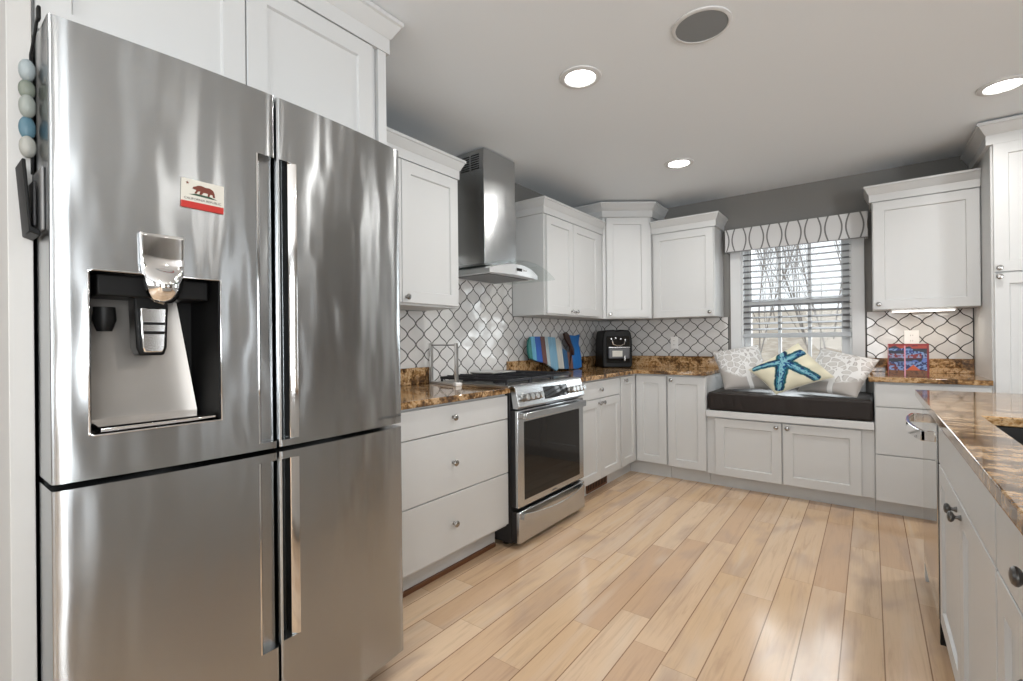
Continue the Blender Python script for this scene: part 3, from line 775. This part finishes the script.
# control panel, sloped
pp = rp(B().prism([(-1.606, .790), (-1.575, .790), (-1.560, .803), (-1.588, .912), (-1.600, .921), (-1.624, .921), (-1.624, .905)], RY0+.002, RY1-.002, 'y'), 'control_panel', 'steel2', .003)
nv = Vector((.1095, 0, .028)).normalized(); c0 = Vector((-1.574, 0, .857))
def onp(y, t): return Vector((-1.574, y, .857)) + Vector((-.028, 0, .109)).normalized()*t
for y_ in (2.185, 2.235, 2.285, 2.335, 2.715, 2.760, 2.805, 2.850):
    kb = B().lathe([(.024, 0), (.024, .004), (.021, .006), (.0195, .030), (.0175, .033), (0, .033)], onp(y_, -.006), nv, 24)
    o = rp(kb, 'burner_knob', 'nickel', .0, pp)
def slant(b, y0, y1, t0, t1, h0, h1, skew=0.):
    vs_ = []
    for h in (h0, h1):
        for (y_, t_) in ((y0-skew, t1), (y1+skew*-1, t1), (y1, t0), (y0, t0)):
            vs_.append(b.bm.verts.new(onp(y_, t_) + nv*h))
    for f in ((0, 1, 2, 3), (7, 6, 5, 4), (0, 4, 5, 1), (1, 5, 6, 2), (2, 6, 7, 3), (3, 7, 4, 0)): b.bm.faces.new([vs_[i] for i in f])
    return b
rp(slant(B(), 2.385, 2.690, -.042, .047, -.004, .0012), 'display_bezel', 'chrome', 0, pp)
rp(slant(B(), 2.395, 2.680, -.035, .040, -.003, .0020), 'display', 'darkglass', 0, pp)
# oven door
od = rp(B().box(RX-.022, RX, RY0+.002, RY1-.002, .236, .783), 'oven_door', 'steel2', .004)
rp(B().box(-1.624, RX-.0225, RY0+.004, RY1-.004, .238, .781), 'door_liner', 'darkside', 0, od)
rp(B().box(RX-.002, RX+.0015, 2.185, 2.822, .272, .716), 'oven_window', 'darkglass', .001, od)
hb = B().box(RX+.024, RX+.040, RY0+.030, RY1-.030, .731, .771)
for yy in (RY0+.030, RY1-.052): hb.box(RX-.002, RX+.026, yy, yy+.022, .735, .768)
rp(hb, 'oven_handle', 'steel2', .004, od)
o = lettering('SAMSUNG', .013, 'maker_lettering', 'letter', od, (RX+1.9+.0006, 2.505-(RY0+RY1)/2, .249), (PI/2, 0, PI/2), .0003, 'CENTER')
dw_ = rp(B().box(RX-.018, RX+.004, RY0+.002, RY1-.002, .038, .214), 'warming_drawer', 'steel2', .004)
rp(B().box(-1.624, RX-.0185, RY0+.004, RY1-.004, .040, .212), 'drawer_box', 'darkside', 0, dw_)
# bowed pull along the drawer top
bh = B(); n = 16; prof = [(0, .0), (.0, .036), (.006, .036), (.006, .0)]
secs = []
for i in range(n+1):
    s = 2*i/n-1; y_ = (RY0+RY1)/2 + s*.345; out = .010 + .034*(1-s*s); zz = .168 - .018*(1-s*s)
    secs.append([bh.bm.verts.new((RX+.004+out+a, y_, zz+d_)) for a, d_ in prof])
for A_, D_ in zip(secs, secs[1:]):
    for i in range(4): bh.bm.faces.new((A_[i], A_[(i+1) % 4], D_[(i+1) % 4], D_[i]))
bh.bm.faces.new(secs[0]); bh.bm.faces.new(secs[-1][::-1])
for s in (-1, 1): bh.box(RX+.002, RX+.018, (RY0+RY1)/2+s*.345-.006, (RY0+RY1)/2+s*.345+.006, .168, .204)
rp(bh, 'drawer_pull', 'steel2', .0015, dw_)
# grates and burners
for k in range(3):
    y0 = RY0+.014+k*.247; y1 = y0+.241; b = B(); z0, z1 = .938, .953
    for xx in (-2.190, -1.660): b.box(xx-.006, xx+.006, y0, y1, z0, z1)
    for yy in (y0+.006, y1-.006): b.box(-2.190, -1.660, yy-.006, yy+.006, z0, z1)
    for j in range(1, 4): b.box(-2.190, -1.660, y0+j*.0603-.004, y0+j*.0603+.004, z0+.002, z1+.006)
    b.box(-1.93, -1.915, y0, y1, z0, z1)
    for xx in (-2.186, -1.664):
        for yy in (y0+.007, y1-.007): b.box(xx-.006, xx+.006, yy-.006, yy+.006, .9215, z0)
    rp(b, 'grate', 'blackmatte', .002)
    for xx in ((-2.05, -1.80) if k != 1 else (-1.92,)):
        rp(B().lathe([(.045, 0), (.045, .008), (.030, .010), (.030, .018), (0, .018)], (xx, (y0+y1)/2, .9212), (0, 0, 1), 22), 'burner', 'blackmatte')
gp = B().box(-2.155, -1.95, 2.375, 2.625, .9600, .9710).done('griddle_plate', 'steelflat', None, .004); tag(gp, 'pale metal griddle plate lying on the range grates', 'griddle')

# ------------------------------------------------------------------ hood
hd = thing('range_hood', 'stainless chimney range hood with curved glass visor', 'range hood', (-2.24, 2.505, 1.60))
XH = Matrix.Translation((2.24, -2.505, -1.60))
def hp(b, n_, m_, bev=0., par=None, ang=32): return b.done(n_, m_, par or hd, bev, xf=XH, ang=ang)
CX, CY0, CY1 = -1.98, 2.338, 2.682
hp(B().box(-2.243, CX, CY0, CY1, 1.672, 2.10), 'lower_chimney', 'hoodsteel', .002)
b = B().box(-2.243, CX-.004, CY0+.004, CY1-.004, 2.10, 2.432); uc = hp(b, 'upper_chimney', 'hoodsteel', .002)
b = B()
for i in range(7):
    for j in range(2): b.box(-2.18+j*.085, -2.11+j*.085, CY0+.0028, CY0+.0048, 2.305+i*.015, 2.312+i*.015)
hp(b, 'vent_slots', 'black', 0, uc)
# canopy: front edge bulges a little in plan, top is arched
hy0, hy1 = 2.235, 2.760; n = 20; bm = B(); T_, Bo = [], []
for i in range(n+1):
    s = 2*i/n-1; y_ = (hy0+hy1)/2 + s*(hy1-hy0)/2; xf_ = -1.855 + .035*(1-s*s); zt_ = 1.606 + .022 + .045*(1-s*s)
    T_.append((bm.bm.verts.new((xf_, y_, zt_)), bm.bm.verts.new((-2.243, y_, zt_)))); Bo.append((bm.bm.verts.new((xf_, y_, 1.602)), bm.bm.verts.new((-2.243, y_, 1.602))))
for i in range(n):
    bm.bm.faces.new((T_[i][0], T_[i+1][0], T_[i+1][1], T_[i][1])); bm.bm.faces.new((Bo[i][0], Bo[i][1], Bo[i+1][1], Bo[i+1][0]))
    bm.bm.faces.new((T_[i][0], Bo[i][0], Bo[i+1][0], T_[i+1][0])); bm.bm.faces.new((T_[i][1], T_[i+1][1], Bo[i+1][1], Bo[i][1]))
for i in (0, n): bm.bm.faces.new((T_[i][0], T_[i][1], Bo[i][1], Bo[i][0]))
cp = hp(bm, 'canopy', 'hoodface')
hp(B().box(-2.20, -1.90, hy0+.05, hy1-.05, 1.5985, 1.6015), 'grease_filter', 'gunmetal', .001)
hp(B().box(-1.8205, -1.8165, 2.470, 2.522, 1.630, 1.648), 'display', 'black', 0, cp)
for k in range(3):
    hp(B().lathe([(.005, 0), (.005, .003), (0, .003)], (-1.8215, 2.54+k*.016, 1.640), (1, 0, 0), 10), 'button', 'chrome', 0, cp)
# glass visor: a shallow arch of one bent sheet
gy0, gy1 = 2.090, 2.925; n = 28; gb = B(); top, bot = [], []
for i in range(n+1):
    s = 2*i/n-1; y_ = (gy0+gy1)/2 + s*(gy1-gy0)/2; zc = 1.612 + .075*(1-s*s); xf_ = -1.815 + .045*(1-abs(s)**2.2)
    top.append((gb.bm.verts.new((xf_, y_, zc+.006)), gb.bm.verts.new((-2.243, y_, zc+.006)))); bot.append((gb.bm.verts.new((xf_, y_, zc)), gb.bm.verts.new((-2.243, y_, zc))))
for i in range(n):
    gb.bm.faces.new((top[i][0], top[i+1][0], top[i+1][1], top[i][1])); gb.bm.faces.new((bot[i][0], bot[i][1], bot[i+1][1], bot[i+1][0]))
    gb.bm.faces.new((top[i][0], bot[i][0], bot[i+1][0], top[i+1][0])); gb.bm.faces.new((top[i][1], top[i+1][1], bot[i+1][1], bot[i][1]))
for i in (0, n): gb.bm.faces.new((top[i][0], top[i][1], bot[i][1], bot[i][0]))
hp(gb, 'glass_visor', 'visor')

# ------------------------------------------------------------------ island
IX = .200
def icab(label, y0, y1, fronts):
    # local x runs from far (y1) to near (y0)
    return cabinet('island_cabinet', label, 'cabinet', (IX+FT, y1, 0), -R90, y1-y0, .60, .882, .105, .07, fronts, knobmat='gunmetal')
tsk = icab('white island sink cabinet with two shaker doors beside the dishwasher', 1.362, 2.372,
     [('drawer', .006, 1.004, .706, .868, None, None), ('door', .006, .503, .110, .700, .462, .662), ('door', .507, 1.004, .110, .700, .545, .662)])
bd = [o_ for o_ in tsk.children if o_.name.startswith('body')][0]
bd.data = B().box(0, 1.01, 0, .60, .105, .69).box(0, 1.01, 0, .018, .691, .882).box(0, .018, .0185, .60, .691, .882).box(.992, 1.01, .0185, .60, .691, .882).done('tmp', 'white').data
bpy.data.objects.remove([o_ for o_ in C.objects if o_.name == 'tmp'][0])
icab('nearest white island cabinet with a drawer over doors at the right edge', .60, 1.360,
     [('drawer', .006, .754, .706, .868, .30, .800), ('door', .006, .378, .110, .700, .34, .645), ('door', .382, .754, .110, .700, .42, .645)])
icab('white island cabinet beside the camera under the granite top', -.30, .598, [('drawer', .006, .892, .706, .868, .45, .80), ('door', .006, .447, .110, .700, .41, .645), ('door', .451, .892, .110, .700, .49, .645)])
tag(B().box(IX+.002, IX+.62, 3.003, 3.055, 0, .8815).done('island_end_panel', 'white', None, .0015), 'white panel closing the far end of the island past the dishwasher', 'panel')
tag(B().box(.825, 1.02, -.30, 3.055, 0, .8815).done('rear_panel', 'white', None, .002), 'white back of the island facing the far room', 'panel')
dw = thing('dishwasher', 'stainless dishwasher at the far end of the island', 'dishwasher', (IX, 2.69, 0))
XD = Matrix.Translation((-IX, -2.69, 0))
B().box(IX+.03, IX+.62, 2.376, 3.000, .09, .878).done('body', 'darkside', dw, 0, xf=XD)
dd = B().box(IX-.004, IX+.0295, 2.398, 2.996, .105, .876).done('door', 'dwsteel', dw, .003, xf=XD)
B().box(IX+.0, IX+.0292, 2.3775, 2.397, .02, .876).done('side_gasket', 'black', dw, 0, xf=XD)
B().box(IX+.05, IX+.60, 2.40, 2.99, 0, .0895).done('toe_plate', 'darkside', dw, 0, xf=XD)
hb = B(); prof = []; n = 14; secs = []
for i in range(n+1):
    s = 2*i/n-1; y_ = 2.70+s*.27; out = .036 + .032*(1-s*s)
    secs.append([hb.bm.verts.new((IX-.004-out+a, y_, .790+d_)) for a, d_ in ((-.007, -.020), (.007, -.020), (.007, .020), (-.007, .020))])
for A_, D_ in zip(secs, secs[1:]):
    for i in range(4): hb.bm.faces.new((A_[i], A_[(i+1) % 4], D_[(i+1) % 4], D_[i]))
hb.bm.faces.new(secs[0]); hb.bm.faces.new(secs[-1][::-1])
for y_ in (2.43, 2.957): hb.box(IX-.046, IX-.0035, y_, y_+.013, .770, .810)
hb.done('handle', 'chrome', dd, .002, xf=XD)
# worktop with sink cut-out
b = B(); zt, zb_ = .914, .8825; ox0, ox1, oy0, oy1 = .175, 1.30, -.35, 3.083; sx0, sx1, sy0, sy1 = .288, .70, 1.42, 2.165
def ringv(x0, x1, y0, y1, z): return [b.bm.verts.new(p) for p in ((x0, y0, z), (x1, y0, z), (x1, y1, z), (x0, y1, z))]
Ot, Ob, It, Ib = ringv(ox0, ox1, oy0, oy1, zt), ringv(ox0, ox1, oy0, oy1, zb_), ringv(sx0, sx1, sy0, sy1, zt), ringv(sx0, sx1, sy0, sy1, zb_)
for i in range(4):
    j = (i+1) % 4
    b.bm.faces.new((Ot[i], Ot[j], It[j], It[i])); b.bm.faces.new((Ob[i], Ib[i], Ib[j], Ob[j])); b.bm.faces.new((Ot[i], Ob[i], Ob[j], Ot[j])); b.bm.faces.new((It[i], It[j], Ib[j], Ib[i]))
o = b.done('granite_worktop', 'granite', None, .004); tag(o, 'pale streaked granite island worktop with a sink cut-out', 'worktop')
sk = B().box(sx0+.002, sx1-.002, sy0+.002, sy1-.002, .70, .706)
for (a, d_, e, f) in ((sx0-.010, sx0+.002, sy0-.01, sy1+.01), (sx1-.002, sx1+.010, sy0-.01, sy1+.01), (sx0+.002, sx1-.002, sy0-.01, sy0+.002), (sx0+.002, sx1-.002, sy1-.002, sy1+.01)): sk.box(a, d_, e, f, .70, .8818)
o = sk.done('undermount_sink', 'grounddark'); tag(o, 'black undermount sink set in the island worktop', 'sink')
B().lathe([(.045, 0), (.045, .003), (0, .003)], (.50, 1.8, .7062), (0, 0, 1), 20).done('drain', 'steelflat', o)

# ------------------------------------------------------------------ window seat cushion and pillows
cu = B().box(-1.032, .012, 3.928, 4.524, .6135, .755).done('seat_cushion', 'leather', None, .018, 4); tag(cu, 'dark brown leather box cushion on the window seat', 'cushion')
def pillow(name, label, quad, thick, mat, group=None, colour=None, N=44):
    P = [Vector(p) for p in quad]           # P00, P10, P11, P01
    nrm = (P[1]-P[0]).cross(P[3]-P[0]).normalized()
    bm = bmesh.new(); lay = bm.loops.layers.color.new('Col') if colour else None; uvl = bm.loops.layers.uv.new('UVMap')
    cen = sum(P, Vector())/4
    def pos(i, j, sd):
        u, v = i/N, j/N
        p = P[0]*(1-u)*(1-v) + P[1]*u*(1-v) + P[2]*u*v + P[3]*(1-u)*v
        a, d_ = 2*u-1, 2*v-1
        pin = .055*(max(abs(a)**6*(1-d_*d_), abs(d_)**6*(1-a*a)))
        p = p.lerp(cen, pin)
        h = thick*.5*max(0, (1-abs(a)**2.6))**.62*max(0, (1-abs(d_)**2.6))**.62
        h *= 1 + .05*math.sin(9*u+3*v)*math.cos(7*v-2*u)
        return p + nrm*h*sd
    F = [[bm.verts.new(pos(i, j, 1)) for j in range(N+1)] for i in range(N+1)]
    K = [[F[i][j] if i in (0, N) or j in (0, N) else bm.verts.new(pos(i, j, -1)) for j in range(N+1)] for i in range(N+1)]
    for G_, fl in ((F, 0), (K, 1)):
        for i in range(N):
            for j in range(N):
                q_ = [(i, j), (i+1, j), (i+1, j+1), (i, j+1)]
                if fl: q_ = q_[::-1]
                fc = bm.faces.new([G_[a][d_] for a, d_ in q_]); fc.smooth = True
                for lp, (a, d_) in zip(fc.loops, q_):
                    lp[uvl].uv = (a/N, d_/N)
                    if colour: lp[lay] = tuple(colour(a/N, d_/N))+(1,)
    me = bpy.data.meshes.new(name); bm.to_mesh(me); bm.free()
    o = linkobj(name, me, mat); tag(o, label, 'pillow', group)
    # piped edge
    e = B(); cyc = [(i, 0) for i in range(N+1)] + [(N, j) for j in range(1, N+1)] + [(i, N) for i in range(N-1, -1, -1)] + [(0, j) for j in range(N-1, -1, -1)]
    e.tube([pos(i, j, 0) for i, j in cyc], .0025, 6); e.done('piping', mat if mat == 'coral' else 'ivory', o)
    return o
def vnoise(x, y, s=0):
    def h(i, j): return (math.sin(i*127.1+j*311.7+s*74.7)*43758.5453) % 1
    i, j = math.floor(x), math.floor(y); fx_, fy_ = x-i, y-j; fx_ = fx_*fx_*(3-2*fx_); fy_ = fy_*fy_*(3-2*fy_)
    return (h(i, j)*(1-fx_)+h(i+1, j)*fx_)*(1-fy_)+(h(i, j+1)*(1-fx_)+h(i+1, j+1)*fx_)*fy_
ARMS = [(.042, .057), (.685, -.03), (.969, .25), (.773, .98), (.082, .952)]; SC = (.534, .30)
def star(u, v):
    best = None
    for k, (tx, ty) in enumerate(ARMS):
        dx, dy = tx-SC[0], ty-SC[1]; L_ = math.hypot(dx, dy); dx /= L_; dy /= L_
        px_, py_ = u-SC[0], v-SC[1]; t_ = px_*dx+py_*dy; sd = px_*(-dy)+py_*dx
        if t_ < -.03 or t_ > L_: continue
        w_ = .112*(1-.38*t_/L_) + .018*(vnoise(t_*16, k*7+(3 if sd > 0 else 0), 2)-.5)
        if t_ > L_-.03: w_ *= max(0, (L_-t_)/.03)**.5
        r_ = sd/max(w_, 1e-4)
        if abs(r_) < 1.25 and (best is None or abs(r_) < abs(best[0])): best = (r_, t_, k, sd)
    cream = (.82, .80, .71); n_ = vnoise(u*7, v*7)
    if best is None or abs(best[0]) > 1.12: 
        return tuple(c*(.93+.12*n_) for c in cream)
    r_, t_, k, sd = best; n2 = vnoise(t_*22+k*5, sd*60+9, 5); a = abs(r_)
    if a > 1.0: return (.35, .50, .47)
    if a > .72: return (.02, .16, .25) if r_ > 0 else (.05, .27, .30)
    if a > .38: return (.14, .42, .50) if n2 > .5 else (.025, .16, .33)
    return (.46, .66, .70) if n2 > .36 else (.06, .28, .48)
pillow('throw_pillow', 'cream throw pillow with a blue starfish, in front of the others', [(-.762, 4.075, .930), (-.434, 4.16, 1.138), (-.203, 4.065, .894), (-.563, 3.995, .757)], .11, 'print', None, star, 90)
pillow('throw_pillow', 'silvery coral patterned pillow at the left end of the seat', [(-.938, 4.09, .768), (-.60, 4.17, .772), (-.735, 4.34, 1.125), (-1.090, 4.31, 1.062)], .12, 'coral')
pillow('throw_pillow', 'silvery coral patterned pillow at the right end of the seat', [(-.445, 4.17, .770), (-.078, 4.00, .764), (.052, 4.31, 1.012), (-.300, 4.37, 1.095)], .12, 'coral')

# ------------------------------------------------------------------ things on the worktops
# fish made of coloured boards leaning on the wall
fo = [(3.097, 1.211), (3.067, 1.182), (3.05, 1.135), (3.046, 1.08), (3.057, 1.04), (3.127, 1.018), (3.256, .992), (3.34, .959), (3.387, .936), (3.426, .917), (3.455, .936), (3.617, .925), (3.79, .917), (3.865, .929), (3.877, 1.033), (3.857, 1.145), (3.897, 1.234), (3.812, 1.219), (3.724, 1.226), (3.708, 1.146), (3.75, 1.095), (3.734, 1.037), (3.648, 1.073), (3.56, 1.11), (3.554, 1.162), (3.456, 1.204), (3.308, 1.212)]
fin = [(3.659, 1.254), (3.617, 1.241), (3.632, 1.190), (3.690, 1.132), (3.722, 1.085), (3.730, 1.040), (3.748, 1.044), (3.757, 1.095), (3.724, 1.150), (3.700, 1.226)]
fish = thing('wooden_fish', 'wooden fish of blue white and brown boards leaning behind the range', 'decoration', (-2.13, 3.45, .914))
def clip(poly, lo, hi):
    def cut(pl, s, sign):
        out = []
        for i in range(len(pl)):
            a, d_ = pl[i], pl[(i+1) % len(pl)]; ia, ib = sign*(a[0]-s) >= 0, sign*(d_[0]-s) >= 0
            if ia: out.append(a)
            if ia != ib:
                t_ = (s-a[0])/(d_[0]-a[0]); out.append((s, a[1]+(d_[1]-a[1])*t_))
        return out
    return cut(cut(poly, lo, 1), hi, -1)
bands = [(3.0, 3.093, (.02, .22, .20)), (3.093, 3.150, (.14, .46, .68)), (3.150, 3.230, (.012, .12, .55)), (3.230, 3.297, (.15, .05, .035)), (3.297, 3.345, (.50, .62, .66)), (3.345, 3.462, (.24, .50, .70)), (3.462, 3.553, (.66, .67, .62)), (3.553, 3.630, (.02, .12, .28)), (3.630, 3.709, (.17, .07, .045)), (3.709, 3.95, (.018, .19, .58))]
for i, (lo, hi, colr) in enumerate(bands):
    q = Mat('painted board %d' % i, colr, .45); colr = tuple(c*.62 for c in colr); x, y, z = q.pos()
    q.set('Base Color', q.mix(q.noise(q.vec(x*30, y*60, z*6), 1., 3).step(.5, .75)*.45, colr, tuple(min(1, c*1.7+.03) for c in colr)))
    pl = clip(fo, lo+.0008, hi-.0008)
    if len(pl) > 2:
        o = B().prism([(p[0]-3.45, p[1]-.914) for p in pl], -.010, .010, 'x').done('board', None, fish, .002); o.data.materials.clear(); o.data.materials.append(q.m)
q = Mat('dark brown board', (.035, .015, .010), .45)
o = B().prism([(p[0]-3.45, p[1]-.914) for p in fin], -.008, .014, 'x').done('tail_edge', None, fish, .002); o.data.materials.clear(); o.data.materials.append(q.m)
fish.rotation_euler = (0, math.radians(-7), 0); fish.location = (-2.125, 3.45, .913)

M['greyclear'] = Mat('grey translucent plastic', (.09, .09, .095), .3, 0., Specular_IOR_Level=.3)
# black countertop appliance
ap = thing('countertop_appliance', 'black countertop machine with clear silver front in the corner', 'appliance', (-1.965, 4.235, .9145), math.radians(40))
prof = [(-.135, 0), (.135, 0), (.142, .03), (.142, .25), (.130, .325), (.115, .352), (.03, .357), (.0, .345), (-.03, .357), (-.115, .352), (-.130, .325), (-.142, .25), (-.142, .03)]
B().prism(prof, -.11, .19, 'y').done('housing', 'black', ap, .012, 3)
fp = B().box(-.105, .115, -.119, -.1095, .045, .295).done('front_panel', 'darkglass', ap, .006)
B().box(-.095, .105, -.150, -.1195, .085, .185).done('clear_drawer', 'greyclear', ap, .008)
B().box(-.060, .035, -.1535, -.1503, .105, .160).done('inner_basket', 'ivory', ap, .003)
B().box(-.095, .105, -.154, -.1195, .186, .196).done('drawer_rim', 'nickel', ap, .002)
B().tube([(-.055, -.124, .255), (-.045, -.127, .22), (-.015, -.128, .207), (.03, -.128, .207), (.06, -.127, .22), (.07, -.124, .255)], .006, 8).done('carry_loop', 'chrome', ap)
B().box(.045, .062, -.166, -.1505, .065, .115).done('spout', 'nickel', ap, .003)
for k, (xx, zz) in enumerate(((-.06, .27), (-.02, .278), (.03, .27), (.07, .262))):
    B().lathe([(.007, 0), (.007, .004), (0, .004)], (xx, -.119, zz), (0, -1, 0), 12).done('button', 'nickel', ap)

# steel frame stand
sd_ = thing('steel_stand', 'empty brushed steel rectangular frame stand on the left worktop', 'stand', (-2.08, 2.055, .9145), math.radians(-10.5))
for xx in (-.135, .135): B().box(xx-.008, xx+.008, -.010, .010, .0, .252).done('post', 'steelflat', sd_, .002)
B().tube([(-.13, 0, .240), (.13, 0, .240)], .0035, 8).done('top_rod', 'gunmetal', sd_)
B().box(-.127, .127, -.012, .012, .0, .014).done('base_bar', 'steelflat', sd_, .002)
B().box(.126, .160, -.022, .020, .0, .020).done('foot_block', 'outlet', sd_, .003)

# game box on the right worktop
def card(u, v, sd=0):
    n1 = vnoise(u*6+3, v*7, 1); n2 = vnoise(u*24, v*27, 4); n3 = vnoise(u*9+5, v*5, 9)
    if v > .955: return (.50, .02, .02)
    if u > .945: return (.45, .03, .04)
    if .40 < u < .425: return (.80, .55, .62)
    if v < .17: return (.42, .25, .12) if n2 > .4 else (.30, .17, .08)
    if v < .36 and abs(u-.62) < (.36-v)*1.0: return (.72, .30, .12)  # orange triangle stands for a reflection, painted into the cover
    if v > .86: return (.62, .20, .12) if n1 > .4 else (.05, .06, .16)
    if v > .70: return (.03, .05, .16) if n1 > .5 else ((.42, .55, .72) if n2 > .48 else (.05, .13, .40))
    if v > .55: return (.48, .53, .66) if n2 > .55 else ((.45, .06, .08) if n3 > .6 else (.05, .11, .33))
    if v > .45: return (.05, .05, .13) if n3 > .42 else (.30, .40, .65)
    return (.42, .52, .70) if n2 > .5 else ((.04, .10, .32) if n1 > .42 else (.38, .06, .07))
bx = thing('game_box', 'colourful blue and red printed box standing on the right worktop', 'box', (.200, 4.125, .9145), math.radians(3))
def cardface(nm, w_, h, N, xf, fn):
    bm = bmesh.new(); lay = bm.loops.layers.color.new('Col')
    G_ = [[bm.verts.new(xf @ Vector(((i/N-.5)*w_, 0, j/N*h))) for j in range(N+1)] for i in range(N+1)]
    for i in range(N):
        for j in range(N):
            fc = bm.faces.new((G_[i][j], G_[i+1][j], G_[i+1][j+1], G_[i][j+1]))
            for lp in fc.loops: lp[lay] = tuple(fn((i+.5)/N, (j+.5)/N))+(1,)
    me = bpy.data.meshes.new(nm); bm.to_mesh(me); bm.free(); o = linkobj(nm, me, 'card', bx); return o
B().box(-.104, .104, -.0345, .035, 0, .214).done('carton', 'red', bx, .001)
cardface('cover', .2075, .213, 56, Matrix.Translation((0, -.0352, .0005)), card)

# outlets
def outlet(label, x, y, z, w_=.072, gang=1):
    t = thing('wall_outlet', label, 'outlet', (x, y, z))
    B().box(-w_/2, w_/2, -.006, 0, -.058, .058).done('cover_plate', 'outlet', t, .002)
    for zz in (-.02, .02):
        f = B().lathe([(.016, 0), (.016, .002), (0, .002)], (0, -.006, zz), (0, -1, 0), 18).done('socket', 'outlet', t)
        B().box(-.007, -.005, -.0087, -.0078, zz-.004, zz+.005).box(.005, .007, -.0087, -.0078, zz-.004, zz+.005).done('slots', 'black', f)
outlet('white outlet on the tile left of the window', -1.490, YB-.004, 1.142)
outlet('white outlet on the tile behind the printed box', .243, YB-.004, 1.165, .085)

# floor vent in the toe kick
vt = thing('toe_vent', 'brown wooden vent grille in the toe kick right of the range', 'vent', (-1.725, 3.36, .012), R90)
B().box(-.17, .17, -.012, -.0005, 0, .095).done('frame', 'brown', vt, .002)
b = B()
for i in range(12): b.box(-.155+i*.0265, -.155+i*.0265+.012, -.0135, -.0118, .018, .078)
b.done('slots', 'black', vt)

# ------------------------------------------------------------------ ceiling lights and speaker
def downlight(label, x, y, pw):
    t = thing('recessed_light', label, 'ceiling light', (x, y, ZC), 0, 'recessed ceiling lights')
    b = B(); n = 40
    prof_ = [(.070, -.0008), (.070, -.006), (.076, -.010), (.098, -.006), (.101, -.0008)]
    rings = [[b.bm.verts.new((r_*math.cos(2*PI*i/n), r_*math.sin(2*PI*i/n), h)) for i in range(n)] for r_, h in prof_]
    rings.append(rings[0])
    for A_, D_ in zip(rings, rings[1:]):
        for i in range(n): b.bm.faces.new((A_[i], A_[(i+1) % n], D_[(i+1) % n], D_[i]))
    b.done('trim_ring', 'trim', t)
    B().lathe([(.0695, -.0008), (.0695, -.004), (.05, -.0075), (0, -.009)], (0, 0, 0), (0, 0, 1), 32).done('lens', 'lens', t)
    area('lamp', (0, 0, -.013), (0, 0, 0), .13, .13, pw, (1, .975, .94), t, math.radians(165), 'DISK')
    return t
downlight('recessed ceiling light nearest the range hood', -1.099, 2.02, 6)
downlight('recessed ceiling light furthest back before the window', -1.082, 3.44, 6)
downlight('recessed ceiling light at the right edge above the island', .546, 3.41, 6)
for x_, y_ in ((.55, 2.0), (1.5, 1.0), (-1.1, -.9), (.55, -.9), (2.4, -.9)):
    downlight('recessed ceiling light over the room behind the view', x_, y_, 6)
sp_ = thing('ceiling_speaker', 'round grey ceiling speaker grille with white rim', 'speaker', (-.531, 1.993, ZC))
B().lathe([(.099, -.0008), (.099, -.005), (0, -.007)], (0, 0, 0), (0, 0, 1), 40).done('grille', Mat('grey speaker mesh', (.21, .225, .235), .7), sp_)
b = B(); n = 48
rings = [[b.bm.verts.new((r_*math.cos(2*PI*i/n), r_*math.sin(2*PI*i/n), h)) for i in range(n)] for r_, h in ((.0995, -.0008), (.0995, -.007), (.106, -.008), (.114, -.005), (.115, -.0008))]
rings.append(rings[0])
for A_, D_ in zip(rings, rings[1:]):
    for i in range(n): b.bm.faces.new((A_[i], A_[(i+1) % n], D_[(i+1) % n], D_[i]))
b.done('rim', 'trim', sp_)
# lamp strip under the right wall cabinet
ul_ = thing('under_cabinet_light', 'lit slim lamp under the wall cabinet right of the window', 'lamp', (.29, 4.33, 1.3695))
B().box(-.17, .17, -.03, .03, -.016, -.0005).done('housing', 'trim', ul_, .002)
B().box(-.162, .162, -.036, .024, -.020, -.0165).done('lens', 'tube', ul_, .001)
area('lamp', (0, 0, -.022), (0, 0, 0),   .32, .04, .55, (1, .90, .76), ul_)
